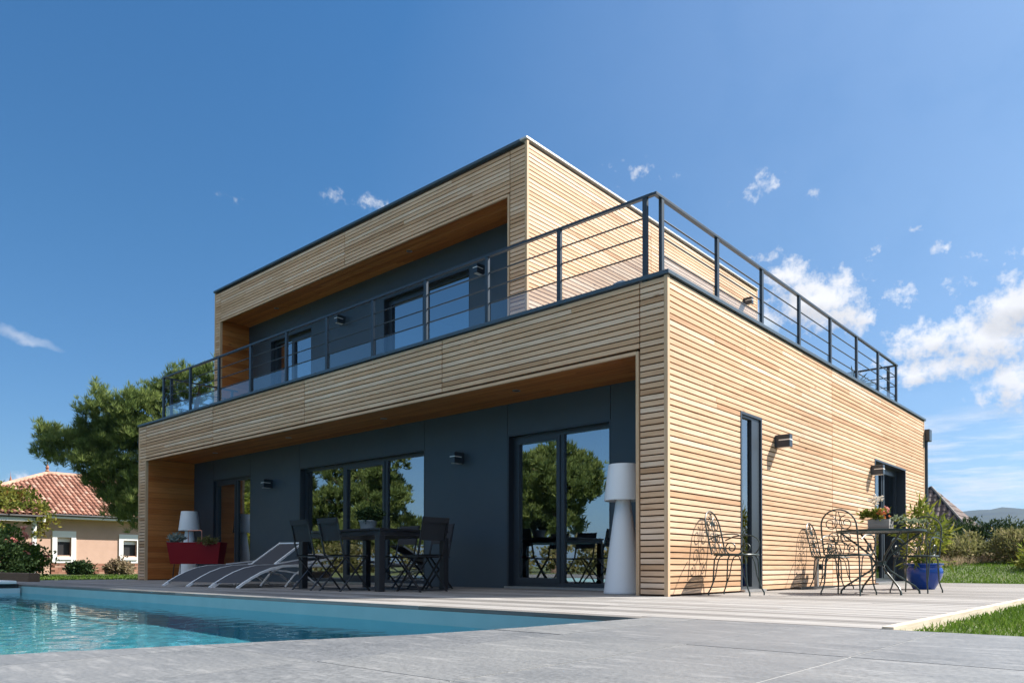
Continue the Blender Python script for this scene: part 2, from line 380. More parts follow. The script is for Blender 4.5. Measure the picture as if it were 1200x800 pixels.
def liner_mat():
    m = mat('pale blue pool liner', (.30, .47, .50), .5); nt = m.node_tree; b = nt.nodes['Principled BSDF']
    n = noise_n(nt, objcoord(nt), 3, 4)
    nt.links.new(ramp(nt, n, [(.3, (.26, .43, .46)), (.7, (.31, .48, .51))]).outputs[0], b.inputs['Base Color']); return m
q = MB(); fl = -1.35
rim = [(PX0, -3.06)] + POOL + [(PX0, PY0)]; nr = len(rim)
wl = -.155
q.add([(x, y, -.031) for x, y in rim] + [(x, y, wl) for x, y in rim], [(k, (k + 1) % nr, nr + (k + 1) % nr, nr + k) for k in range(nr)])
q.add([(x, y, wl) for x, y in rim] + [(x, y, fl) for x, y in rim], [(k, (k + 1) % nr, nr + (k + 1) % nr, nr + k) for k in range(nr)] + [tuple(range(nr, 2 * nr))], mi=1)
m_deep = mat('turquoise pool liner', (.13, .44, .54), .5)
_n = m_deep.node_tree; _n.links.new(ramp(_n, noise_n(_n, objcoord(_n), 2.2, 4), [(.3, (.11, .41, .52)), (.7, (.17, .48, .57))]).outputs[0], _n.nodes['Principled BSDF'].inputs['Base Color'])
pool = tag(q.build('pool', [liner_mat(), m_deep]), kind='structure')
# water: a rippled refracting surface
def water_mat():
    m = bpy.data.materials.new('pool water'); m.use_nodes = True; nt = m.node_tree; nt.nodes.clear()
    o = N(nt, 'ShaderNodeOutputMaterial'); g_ = N(nt, 'ShaderNodeBsdfGlass'); g_.inputs['IOR'].default_value = 1.33; g_.inputs['Roughness'].default_value = 0; g_.inputs['Color'].default_value = (.74, .96, 1.0, 1)
    nt.links.new(g_.outputs[0], o.inputs[0]); return m
nx, ny = 460, 180
gx = np.linspace(PX0, 1.6, nx); gy = np.linspace(PY0, -3.06, ny)
X, Y = np.meshgrid(gx, gy)
Z = np.full_like(X, -.142)
for k in range(44):
    a = rng.uniform(0, 2 * math.pi); lam = rng.uniform(.08, .34); ph = rng.uniform(0, 6.28); amp = .00027 * lam ** .75
    Z += amp * np.sin((X * math.cos(a) + Y * math.sin(a)) * 2 * math.pi / lam + ph)
V = np.stack([X, Y, Z], -1).reshape(-1, 3)
idx = np.arange(nx * ny).reshape(ny, nx)
F = np.stack([idx[:-1, :-1], idx[:-1, 1:], idx[1:, 1:], idx[1:, :-1]], -1).reshape(-1, 4)
cx = X[:-1, :-1].ravel(); cyy = Y[:-1, :-1].ravel()
F = F[np.array([a < pool_x(b) + .03 for a, b in zip(cx, cyy)])]
water = tag(fast_mesh('water', V, F, water_mat()), kind='structure')
water.data.polygons.foreach_set('use_smooth', [True] * len(water.data.polygons))
try:
    sun_d.cycles.is_caustics_light = True; water.cycles.is_caustics_caster = True; pool.cycles.is_caustics_receiver = True
except Exception as ex: print('caustics flags', ex)

# ------------------------------------------------------------------ the house
L, W, H, D = 13.52, 10.85, 3.5, 1.10
UX, UY, UB, UH, US, UD = -3.49, 1.77, 10.35, 7.03, 6.23, .75
HF = 2.67
house = empty('modern_house', (-6.7, 5.4, 0), 'two storey flat roofed house clad in horizontal larch slats with dark grey recesses', 'house')
PITCH = .066
def slats(mb, ax, c, sg, u0, u1, z0, z1, holes=(), seams=(), hgt=.0502, th=.024):
    """horizontal boards on the plane ax=c, their faces outward along sg"""
    z = z0
    cuts = sorted([u0] + [s_ for s_ in seams if u0 < s_ < u1] + [u1])
    while z + hgt <= z1 + .004:
        zm = z + hgt / 2
        spans = []
        for a, b_ in zip(cuts, cuts[1:]):
            a2 = a + (.006 if a != u0 else 0); b2 = b_ - (.006 if b_ != u1 else 0)
            parts = [(a2, b2)]
            for h0, h1, hz0, hz1 in holes:
                if hz0 < zm < hz1:
                    parts = [q for a_, b__ in parts for q in ((a_, min(b__, h0)), (max(a_, h1), b__)) if q[1] - q[0] > .01]
            spans += parts
        for a, b_ in spans:
            x = a + 0
            first = True
            while x < b_ - .001:
                e = x + random.uniform(1.6, 4.2)
                if first: e = x + random.uniform(.8, 4.0); first = False
                if b_ - e < .5: e = b_
                j = random.uniform(-.0012, .0012); o0, o1 = sorted((c + sg * (-th), c + sg * j))
                zz = z + random.uniform(-.001, .001)
                if ax == 'y': mb.box(x, e - .003, o0, o1, zz, zz + hgt)
                else: mb.box(o0, o1, x, e - .003, zz, zz + hgt)
                x = e
        z += PITCH
    return mb
SIDE_HOLES = [(1.79, 2.42, 0, 2.26), (7.32, 9.35, 0, 2.26)]
# lower storey cladding
s = slats(MB(), 'x', 0, 1, .04, W - .04, .02, 3.445, SIDE_HOLES, (5.11,))
s.build('side_cladding', m_larch_y, house)
s = slats(MB(), 'y', 0, -1, -L + .04, -.04, .02, 3.445, [(-13.17, -.36, -1, HF + .03)], (-13.13, -10.06, -6.89, -3.52, -.345))
s.build('front_cladding', m_larch_x, house)
s = slats(MB(), 'x', UX, 1, UY + .04, UB - .04, 3.31, 6.975, (), (5.46,))
s.build('side_cladding', m_larch_y, house)
s = slats(MB(), 'y', UY, -1, -L + .04, UX - .04, 3.31, 6.975, [(-13.27, -3.86, -1, US + .03)], (-13.23, -8.23, -3.845))
s.build('front_cladding', m_larch_x, house)
s = slats(MB(), 'x', -L, -1, UY + .04, UB - .04, 3.52, 6.975); slats(s, 'y', UB, 1, -L + .04, UX - .04, 3.52, 6.975)
s.build('rear_cladding', m_larch_y, house)
for q in ((-.042, .004, -.004, .042, 0, 3.448), (-L - .004, -L + .042, -.004, .042, 0, 3.448), (-.042, .004, W - .042, W + .004, 0, 3.448),
          (-.395, -.358, -.006, .30, 0, HF + .02), (-13.175, -13.135, -.006, .05, 0, HF + .02),
          (UX - .042, UX + .004, UY - .004, UY + .042, 3.3, 6.975), (-L - .004, -L + .042, UY - .004, UY + .042, 3.3, 6.975), (UX - .042, UX + .004, UB - .042, UB + .004, 3.3, 6.975),
          (-3.895, -3.858, UY - .006, UY + .3, 3.3, US + .02), (-13.275, -13.235, UY - .006, UY + .05, 3.3, US + .02)):
    MB().box(*q).build('corner_batten', m_larch_z, house)
MB().box(-13.135, -.395, -.0065, .03, HF - .012, HF + .024).build('fascia_trim', m_larch_x, house)
b = MB().box(-13.235, -3.895, UY - .0065, UY + .03, US - .012, US + .024)
b.build('fascia_trim', m_larch_x, house)
s = slats(MB(), 'x', -L, -1, .04, W - .04, .02, 3.445); slats(s, 'y', W, 1, -L + .04, -.04, .02, 3.445)
s.build('rear_cladding', m_larch_y, house)
# membrane walls behind the boards
b = MB()
def wall_x(mb, x0, x1, u0, u1, z0, z1, holes, **k):
    us = sorted([u0, u1] + [h for q in holes for h in q[:2]])
    for a, c in zip(us, us[1:]):
        hz = [q for q in holes if q[0] <= a and c <= q[1]]
        if hz:
            if hz[0][2] > z0 + .01: mb.box(x0, x1, a, c, z0, hz[0][2], **k)
            if hz[0][3] < z1: mb.box(x0, x1, a, c, hz[0][3], z1, **k)
        else: mb.box(x0, x1, a, c, z0, z1, **k)
def wall_y(mb, y0, y1, u0, u1, z0, z1, holes, **k):
    us = sorted([u0, u1] + [h for q in holes for h in q[:2]])
    for a, c in zip(us, us[1:]):
        hz = [q for q in holes if q[0] <= a and c <= q[1]]
        if hz:
            if hz[0][2] > z0 + .01: mb.box(a, c, y0, y1, z0, hz[0][2], **k)
            if hz[0][3] < z1: mb.box(a, c, y0, y1, hz[0][3], z1, **k)
        else: mb.box(a, c, y0, y1, z0, z1, **k)
wall_x(b, -.10, -.026, .026, W - .026, -.02, 3.44, SIDE_HOLES)
b.box(-L + .026, -L + .10, .026, W - .026, -.02, 3.44)
b.box(-13.16, -.40, .026, .10, HF + .03, 3.44); b.box(-.355, -.103, .026, .10, -.02, 3.44); b.box(-L + .103, -13.18, .026, .10, -.02, 3.44)
b.box(-L + .103, -.103, W - .10, W - .026, -.02, 3.44)
b.box(UX - .10, UX - .026, UY + .026, UB - .026, 3.26, 6.97); b.box(-L + .026, -L + .10, UY + .026, UB - .026, 3.31, 6.97)
b.box(-13.26, -3.86, UY + .026, UY + .10, US + .03, 6.97); b.box(-3.857, UX - .103, UY + .026, UY + .10, 3.31, 6.97); b.box(-L + .103, -13.278, UY + .026, UY + .10, 3.31, 6.97)
b.box(-L + .103, UX - .103, UB - .10, UB - .026, 3.31, 6.97)
b.build('wall', m_back, house)
# soffits and linings
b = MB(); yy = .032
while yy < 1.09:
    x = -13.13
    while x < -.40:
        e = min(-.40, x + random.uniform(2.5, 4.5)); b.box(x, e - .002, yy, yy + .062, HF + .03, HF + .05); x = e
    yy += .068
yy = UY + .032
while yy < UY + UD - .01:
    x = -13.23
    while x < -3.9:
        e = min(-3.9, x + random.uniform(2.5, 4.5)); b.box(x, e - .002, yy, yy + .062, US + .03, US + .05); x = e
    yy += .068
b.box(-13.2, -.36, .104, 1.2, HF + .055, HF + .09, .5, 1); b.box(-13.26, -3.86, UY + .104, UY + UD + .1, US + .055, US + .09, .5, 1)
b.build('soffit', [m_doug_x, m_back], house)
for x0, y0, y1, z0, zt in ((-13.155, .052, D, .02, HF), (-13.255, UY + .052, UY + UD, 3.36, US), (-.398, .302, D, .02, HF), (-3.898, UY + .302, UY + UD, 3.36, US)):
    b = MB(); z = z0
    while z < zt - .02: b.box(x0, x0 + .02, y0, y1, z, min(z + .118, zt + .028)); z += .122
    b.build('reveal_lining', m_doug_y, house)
# recessed anthracite wall with the three glazed openings; joints between the panels
OPEN = [(-12.22, -10.58, .03, 2.25), (-8.74, -5.10, .03, 2.225), (-3.29, -1.475, .03, 2.24)]
b = MB()
cutx = [-13.133, -12.22, -10.58, -8.74, -5.10, -3.29, -1.475, -.398]
for a, c in zip(cutx, cutx[1:]):
    o_ = [q for q in OPEN if q[0] == a]
    g_ = .011
    if o_: b.box(a + (0 if a > -13 else 0), c - g_, D, D + .03, o_[0][3], HF + .028)
    else: b.box(a, c - g_, D, D + .03, 0, HF + .028)
b.box(-13.13, -.40, D + .26, D + .34, HF - .25, HF + .05)
UOPEN = [(-12.23, -10.5, 3.40, 5.71), (-7.95, -5.49, 3.40, 5.73)]
cutx = [-13.233, -12.23, -10.5, -7.95, -5.49, -3.898]
for a, c in zip(cutx, cutx[1:]):
    o_ = [q for q in UOPEN if q[0] == a]
    if o_: b.box(a, c - .004, UY + UD, UY + UD + .03, o_[0][3], US + .028); b.box(a, c - .004, UY + UD, UY + UD + .03, 3.3, 3.40)
    else: b.box(a, c, UY + UD, UY + UD + .03, 3.3, US + .028)
b.build('recess_panel', m_panel, house)
for ops, y0 in ((OPEN, D), (UOPEN, UY + UD)):     # metal reveals
    for a, c, z0, z1 in ops:
        b = MB().box(a - .004, a + .022, y0 - .002, y0 + .20, z0 - .03, z1 + .004); b.box(c - .022, c + .004, y0 - .002, y0 + .20, z0 - .03, z1 + .004); b.box(a + .022, c - .022, y0 - .002, y0 + .20, z1 - .022, z1 + .004)
        b.build('window_reveal', m_frame, house)
for a, c, z0, z1 in SIDE_HOLES:
    b = MB().box(-.30, .006, a - .004, a + .03, z0, z1 + .004); b.box(-.30, .006, c - .03, c + .004, z0, z1 + .004); b.box(-.30, .006, a + .03, c - .03, z1 - .03, z1 + .004)
    b.build('window_reveal', m_frame, house)
for a, c, z0, z1 in OPEN: MB().box(a - .02, c + .02, D - .05, D + .20, .002, .03).build('threshold', m_steel, house)
for a, c, z0, z1 in SIDE_HOLES: MB().box(-.30, .06, a - .01, c + .01, .002, .032).build('threshold', m_steel, house)
def window(ax, c, u0, u1, z0, z1, mull, fw=.055, sashes=()):
    """frame on plane ax=c (outer face), dividing bars at mull, one pane per field; sash fields carry a second frame"""
    f = MB(); s_ = -1 if ax == 'x' else 1      # inwards
    def bx(a, b_, o0, o1, zz0, zz1, mb):
        p0, p1 = sorted((c + s_ * o0, c + s_ * o1))
        if ax == 'y': mb.box(a, b_, p0, p1, zz0, zz1)
        else: mb.box(p0, p1, a, b_, zz0, zz1)
    bx(u0, u1, 0, .07, z1 - fw, z1, f); bx(u0, u1, 0, .07, z0, z0 + fw, f); bx(u0, u0 + fw, 0, .07, z0 + fw, z1 - fw, f); bx(u1 - fw, u1, 0, .07, z0 + fw, z1 - fw, f)
    edges = [u0 + fw] + [x for m_ in mull for x in (m_ - .035, m_ + .035)] + [u1 - fw]
    for m_ in mull: bx(m_ - .035, m_ + .035, .002, .07, z0 + fw, z1 - fw, f)
    fields = list(zip(edges[0::2], edges[1::2]))
    for i, (a, b_) in enumerate(fields):
        if i in sashes:
            bx(a, b_, -.012, .05, z1 - fw - .06, z1 - fw, f); bx(a, b_, -.012, .05, z0 + fw, z0 + fw + .07, f); bx(a, a + .06, -.012, .05, z0 + fw + .07, z1 - fw - .06, f); bx(b_ - .06, b_, -.012, .05, z0 + fw + .07, z1 - fw - .06, f)
    o = f.build('window', m_frame, house)
    for i, (a, b_) in enumerate(fields):
        k = .06 if i in sashes else 0
        g_ = MB(); q0 = c + s_ * .03
        za, zb = z0 + fw + k, z1 - fw - k
        a2, b2 = a + k, b_ - k
        g_.add([(a2, q0, za), (b2, q0, za), (b2, q0, zb), (a2, q0, zb)] if ax == 'y' else [(q0, a2, za), (q0, b2, za), (q0, b2, zb), (q0, a2, zb)], [(0, 1, 2, 3)])
        g_.build('pane', m_glass, o)
    return o
window('y', D + .05, -12.198, -10.602, .03, 2.228, [-11.24], sashes=(0,))
window('y', D + .11, -8.718, -5.122, .03, 2.203, [-7.44, -6.22], sashes=(1,))
window('y', D + .11, -3.268, -1.497, .03, 2.218, [-2.36], sashes=(0,))
window('y', UY + UD + .11, -12.208, -10.522, 3.40, 5.688, [-11.45], sashes=(1,))
window('y', UY + UD + .11, -7.928, -5.512, 3.40, 5.708, [-6.78], sashes=(0,))
window('x', -.012, 1.82, 2.17, .032, 2.23, [], .032)
MB().box(-.16, -.014, 2.172, 2.389, .033, 2.229).build('side_panel', m_frame, house)
window('x', -.16, 7.35, 9.32, .032, 2.23, [8.35], .07, sashes=(1,))
# interiors: floor, walls, ceilings
b = MB()
b.box(-13.3, -.30, 1.35, 10.6, -.02, .028); b.box(-13.3, -.11, 1.45, 10.6, 2.62, 2.70); b.box(-13.3, -.31, 6.0, 6.1, .03, 2.6); b.box(-9.6, -9.5, 1.45, 6.0, .03, 2.6)
b.box(-13.3, -3.7, UY + UD + .33, 10.2, 3.36, 3.39); b.box(-13.3, -3.7, UY + UD + .33, 10.2, 6.15, 6.2); b.box(-13.3, -3.7, 6.0, 6.1, 3.4, 6.1); b.box(-9.1, -9.0, UY + UD + .33, 6.0, 3.4, 6.1)
b.build('interior_wall', m_plaster, house)
# roofs and copings
b = MB().box(-L + .12, -.12, .12, UY - .02, 3.20, 3.30); b.box(UX + .06, -.12, UY - .02, W - .12, 3.20, 3.30)
b.box(-L + .12, UX - .12, UY + .12, UB - .12, 6.85, 6.90)
b.build('roof', m_roof, house)
b = MB()
def cop(x0, x1, y0, y1, z, mb=b): mb.box(x0, x1, y0, y1, z - .045, z)
cop(-L - .025, .028, -.028, .13, H); cop(-.13, .028, .13, W + .06, H); cop(-L - .025, -L + .13, .13, UY - .03, H)
cop(-L - .028, UX - .13, UY - .03, UY + .13, UH); cop(-L - .028, -L + .13, UY + .13, UB + .03, UH)
b.build('coping', m_coping, house, .004)
b = MB().box(UX - .13, UX + .016, UY - .03, UB + .03, UH - .032, UH)
b.build('flashing', m_flash, house, .004)
b = MB()
b.box(-.10, .10, W + .02, W + .22, 3.02, 3.27); 
hop = b.build('rain_hopper', m_metal, house, .004)
MB().tube([(0.0, W + .11, 3.02), (0.0, W + .11, .05)], .045, 12).build('downpipe', m_metal, hop)
# recessed spots
for x, y, z in ((-11.11, .58, HF + .03), (-8.27, .56, HF + .03), (-5.51, .58, HF + .03), (-2.63, .54, HF + .03), (-6.75, UY + .40, US + .03), (-11.46, UY + .44, US + .03)):
    MB().lathe([(.035, .0), (.045, -.006), (.055, -.004), (.055, .004)], (x, y, z), 20).build('recessed_spot', m_steel, house)
# terrace railing
rail = MB(); RZ = 4.40
RX, RY = -.165, .03
def hand(a, b_): rail.bar(a, b_, .05, .03)
hand((-12.36, RY, RZ - .015), (RX - .02, RY, RZ - .015)); hand((RX, RY - .02, RZ - .015), (RX, 9.42, RZ - .015)); hand((RX - .024, 9.40, RZ - .0145), (-3.45, 9.40, RZ - .0145)); hand((-12.34, RY + .024, RZ - .0145), (-12.34, UY - .03, RZ - .0145))
ro = rail.build('railing', m_metal, house, .002)
def post(x, y, ax):
    m_ = MB()
    if ax == 'y': m_.box(x - .028, x + .028, y - .02, y + .02, 3.40, RZ - .03); m_.box(x - .05, x + .05, y + .005, y + .10, 3.46, 3.505)
    else: m_.box(x - .02, x + .02, y - .028, y + .028, 3.40, RZ - .03)
    m_.build('post', m_metal, ro, .002)
for k in range(11): post(-.29 - 1.2 * k if k < 10 else -12.33, RY, 'y')
for y_ in (.16, 1.49, 2.82, 4.17, 5.52, 6.86, 8.13, 9.36): post(RX, y_, 'x')
for x_ in (-.32, -1.7, -3.0): post(x_, 9.40, 'y')
for y_ in (.2, 1.6): post(-12.34, y_, 'x')
for zr in (4.165, 3.965, 3.765):
    m_ = MB(); m_.tube([(-12.33, RY + .012, zr), (RX - .10, RY + .012, zr)], .0095, 8); m_.build('bar', m_metal, ro)
    m_ = MB(); m_.tube([(RX - .012, .14, zr), (RX - .012, 9.38, zr)], .0095, 8); m_.build('bar', m_metal, ro)
    m_ = MB(); m_.tube([(RX, 9.40, zr), (-3.45, 9.40, zr)], .0095, 8); m_.build('bar', m_metal, ro)
    m_ = MB(); m_.tube([(-12.34, RY, zr), (-12.34, UY - .03, zr)], .0095, 8); m_.build('bar', m_metal, ro)
for k in range(10):
    x0 = -.29 - 1.2 * k if k < 10 else 0; x1 = x0 - 1.2 if k < 9 else -12.33
    if k == 0: pass
    g_ = MB().add([(x1 + .035, RY + .01, 3.505), (x0 - .035, RY + .01, 3.505), (x0 - .035, RY + .01, 3.75), (x1 + .035, RY + .01, 3.75)], [(0, 1, 2, 3)])
    g_.build('glass_panel', m_rglass, ro)
yp = (.16, 1.49, 2.82, 4.17, 5.52, 6.86, 8.13, 9.36)
for a, c in zip(yp, yp[1:]):
    MB().add([(RX - .01, a + .035, 3.505), (RX - .01, c - .035, 3.505), (RX - .01, c - .035, 3.75), (RX - .01, a + .035, 3.75)], [(0, 1, 2, 3)]).build('glass_panel', m_rglass, ro)

# ------------------------------------------------------------------ wall lights
m_slot = mat('opal light slot', (.85, .85, .83), .4)
def make_light():
    r = empty('wall_light', (0, 0, 0), cat='wall light', group='wall lights on the house', label='anthracite box wall light')
    b = MB().box(0, .20, -.052, .052, -.085, .085); b.build('lamp_body', m_metal, r, .006)
    s_ = MB().box(.05, .2015, -.0535, .0535, .006, .020); s_.build('light_slot', m_slot, r)
    MB().box(.03, .19, -.04, .04, -.0885, -.0855).build('lens', m_slot, r)
    MB().box(-.004, .006, -.06, .06, -.07, .07).build('wall_plate', m_metal, r)
    return r
spots = [((.004, 2.90, 2.01), 0, 'dark box wall light on the sunlit larch wall beside the narrow window'),
         ((.004, 7.14, 2.03), 0, 'dark box wall light on the larch wall beside the far side door'),
         ((-4.25, D - .002, 1.99), -90, 'dark wall light on the grey recess wall between wide window and glazed double door'),
         ((-9.77, D - .002, 1.99), -90, 'dark wall light on the grey recess wall above the sun loungers'),
         ((-5.16, UY + UD - .002, 5.57), -90, 'dark wall light right of the wide upstairs window'),
         ((-9.30, UY + UD - .002, 5.58), -90, 'dark wall light between the two upstairs windows'),
         ((UX + .004, 9.62, 6.50), 0, 'dark wall light at the far end of the upper larch side wall')]
lt = make_light()
for i, (p_, rz, lab) in enumerate(spots):
    place(lt if i == 0 else copy_tree(lt), p_, R_(rz), lab)

# ------------------------------------------------------------------ floor lamps
m_lamp = mat('white moulded lamp plastic', (.74, .77, .80), .4)
def make_floor_lamp():
    r = empty('floor_lamp', (0, 0, 0), 'tall white floor lamp', 'floor lamp', 'white outdoor floor lamps')
    MB().lathe([(.225, 0), (.23, .012), (.225, .03), (.175, .45), (.12, .85), (.085, 1.10), (.08, 1.2)], n=40).build('lamp_base', m_lamp, r)
    MB().lathe([(.212, 1.085), (.222, 1.09), (.222, 1.10), (.183, 1.42), (.180, 1.425), (.172, 1.505), (.165, 1.512), (0.001, 1.514)], n=40, cap=False).build('lamp_shade', m_lamp, r)
    MB().lathe([(.021, 1.13), (.218, 1.13)], n=40, cap=False).build('shade_diffuser', m_lamp, r)
    return r
fl_ = make_floor_lamp()
place(fl_, (-.80, .36, .002), 0, 'tall white floor lamp standing beside the larch pillar and glazed double door')
place(copy_tree(fl_), (-12.2, .55, .002), .4, 'tall white floor lamp standing behind the red planter')

# ------------------------------------------------------------------ foliage tools
def foliage_mat(name, cols, trans=.25, rough=.65):
    m = bpy.data.materials.new(name); m.use_nodes = True; nt = m.node_tree; b = nt.nodes['Principled BSDF']; o = nt.nodes['Material Output']
    c = ramp(nt, attr(nt), cols).outputs[0]; nt.links.new(c, b.inputs['Base Color']); b.inputs['Roughness'].default_value = rough; b.inputs['Specular IOR Level'].default_value = .12
    t = N(nt, 'ShaderNodeBsdfTranslucent'); x = N(nt, 'ShaderNodeMixShader'); x.inputs[0].default_value = trans
    nt.links.new(c, t.inputs[0]); nt.links.new(b.outputs[0], x.inputs[1]); nt.links.new(t.outputs[0], x.inputs[2]); nt.links.new(x.outputs[0], o.inputs[0]); return m
G_PINE = foliage_mat('pine needles', [(0, (.075, .12, .038)), (.45, (.155, .215, .066)), (.8, (.24, .30, .095)), (1, (.32, .36, .13))], .5)
G_LEAF = foliage_mat('green leaves', [(0, (.030, .065, .012)), (.5, (.065, .12, .022)), (1, (.13, .18, .035))], .3)
G_YEL = foliage_mat('yellow green leaves', [(0, (.07, .12, .018)), (.5, (.16, .20, .03)), (1, (.30, .30, .05))], .35)
G_VINE = foliage_mat('vine leaves', [(0, (.06, .09, .018)), (.5, (.14, .16, .03)), (.85, (.22, .21, .04)), (1, (.20, .10, .03))], .35)
G_DARK = foliage_mat('dark shrub leaves', [(0, (.016, .035, .012)), (.6, (.032, .06, .02)), (1, (.06, .09, .03))], .2)
G_DRY = foliage_mat('dry scrub', [(0, (.17, .125, .08)), (.5, (.29, .225, .145)), (.85, (.40, .33, .22)), (1, (.22, .21, .09))], .45, .8)
G_OLIVE = foliage_mat('olive scrub', [(0, (.08, .085, .034)), (.5, (.16, .165, .06)), (.8, (.24, .22, .10)), (1, (.32, .27, .16))], .45, .7)
G_RED = foliage_mat('reddish twigs', [(0, (.05, .025, .022)), (1, (.14, .07, .055))], .25, .7)
G_GRASS = foliage_mat('lawn blades', [(0, (.055, .11, .014)), (.5, (.10, .18, .022)), (.9, (.16, .24, .04)), (1, (.30, .27, .12))], .35, .5)
P_PINK = foliage_mat('pink petals', [(0, (.55, .18, .16)), (1, (.75, .36, .30))], .3)
P_WHITE = foliage_mat('cream petals', [(0, (.70, .62, .50)), (1, (.80, .76, .70))], .3)
P_ORANGE = foliage_mat('orange petals', [(0, (.60, .16, .05)), (1, (.75, .30, .10))], .3)
m_bark = mat('pine bark', (.14, .095, .07), .9)
def bark():
    nt = m_bark.node_tree; n = noise_n(nt, objcoord(nt, (6, 6, 1.2)), 3, 6, .65)
    nt.links.new(ramp(nt, n, [(.3, (.06, .04, .03)), (.6, (.17, .115, .08)), (.8, (.26, .19, .14))]).outputs[0], nt.nodes['Principled BSDF'].inputs['Base Color']); bump(nt, n, .8, .03)
bark()
def blades(C, Nrm, size, width, per, spread, seed=0, curve=0.0):
    """per thin pointed leaves around every centre C, leaning about Nrm; returns V, F (triangles->quads)"""
    g_ = np.random.default_rng(seed); n = len(C)
    C = np.repeat(C, per, 0); Nn = np.repeat(Nrm, per, 0)
    d_ = unit(Nn + g_.normal(0, spread, (n * per, 3)))
    s_ = unit(np.cross(d_, g_.normal(0, 1, (n * per, 3)))); ln = size * g_.uniform(.6, 1.2, (n * per, 1)); wd = width * g_.uniform(.7, 1.2, (n * per, 1))
    a = C; m_ = C + d_ * ln * .5; t = C + d_ * ln + np.array([0, 0, -1.]) * curve * ln
    V = np.stack([a, m_ + s_ * wd / 2, t, m_ - s_ * wd / 2], 1).reshape(-1, 3)
    F = np.arange(n * per * 4).reshape(-1, 4)
    return V, F
def in_blobs(blobs, n, g_, shell=.55):
    """points in a union of ellipsoids (x,y,z,rx,ry,rz), denser near the skin; returns points and outward normals"""
    vol = np.array([b_[3] * b_[4] * b_[5] for b_ in blobs]) ** .75; k = g_.choice(len(blobs), n, p=vol / vol.sum())
    Bm = np.array(blobs)[k]; u = unit(g_.normal(0, 1, (n, 3))); r = g_.uniform(shell, 1, (n, 1)) ** .6 * (1 + .10 * g_.normal(0, 1, (n, 1)))
    return Bm[:, :3] + u * r * Bm[:, 3:6], u
def clumps(blobs, n_cl, per_cl, cl_r, g_, shell=.5):
    """leaf centres gathered in clumps so the outline is uneven and gaps show"""
    Cc, u = in_blobs(blobs, n_cl, g_, shell); rr = cl_r * g_.uniform(.6, 1.3, (n_cl, 1))
    P = np.repeat(Cc, per_cl, 0) + g_.normal(0, 1, (n_cl * per_cl, 3)) * np.repeat(rr, per_cl, 0) * np.array([.55, .55, .42])
    U = np.repeat(u, per_cl, 0); base = np.repeat(g_.uniform(0, 1, n_cl), per_cl)
    return P, U, base
def shrub(name, loc, blobs, m_, label, cat, group, n_cl=60, per=14, leaf=(.09, .04), cl=.22, per_leaf=2, seed=1, up=.5, spread=.6, stems=True, shell=.4):
    g_ = np.random.default_rng(seed); r = empty(name, loc, label, cat, group)
    bl = [(loc[0] + b_[0], loc[1] + b_[1], loc[2] + b_[2]) + tuple(b_[3:]) for b_ in blobs]
    P, U, base = clumps(bl, n_cl, per, cl, g_, shell)
    P[:, 2] = np.maximum(P[:, 2], loc[2] + .02)
    V, F = blades(P, unit(U + np.array([0, 0, up])), leaf[0], leaf[1], per_leaf, spread, seed + 1)
    rn = np.clip(np.repeat(base, per_leaf) * .65 + g_.uniform(0, .4, len(F)), 0, 1)
    fast_mesh('foliage', V, F, m_, rn, r)
    if stems:
        b = MB()
        for k in range(7):
            q = bl[k % len(bl)]; e = (q[0] + g_.uniform(-.5, .5) * q[3], q[1] + g_.uniform(-.5, .5) * q[4], q[2] + .3 * q[5])
            s0 = (loc[0] + g_.uniform(-.1, .1), loc[1] + g_.uniform(-.1, .1), loc[2] - .02); mid = tuple((a * .55 + c * .45) + g_.uniform(-.05, .05) for a, c in zip(s0, e))
            b.tube([s0, mid, e], [.018, .012, .005], 5)
        b.build('stems', m_bark, r)
    return r
def pine(name, base, trunk, limbs, blobs, label, group, n=5200, seed=3, per=17, ndl=(.25, .02)):
    g_ = np.random.default_rng(seed); r = empty(name, base, label, 'tree', group)
    b = MB(); b.tube(trunk, [.26 - .20 * k / (len(trunk) - 1) for k in range(len(trunk))], 10)
    for q in limbs: b.tube(q, [.10 - .08 * k / (len(q) - 1) for k in range(len(q))], 7)
    b.build('trunk', m_bark, r)
    P, U, bs = clumps(blobs, n // 14, 14, .27, g_, .35)
    V, F = blades(P, unit(U * .5 + np.array([0, 0, 1.0])), ndl[0], ndl[1], per, .5, seed + 5)
    rn = np.clip(np.repeat(bs, per) * .5 + g_.uniform(0, .5, len(F)) , 0, 1)
    fast_mesh('crown', V, F, G_PINE, rn, r)
    return r

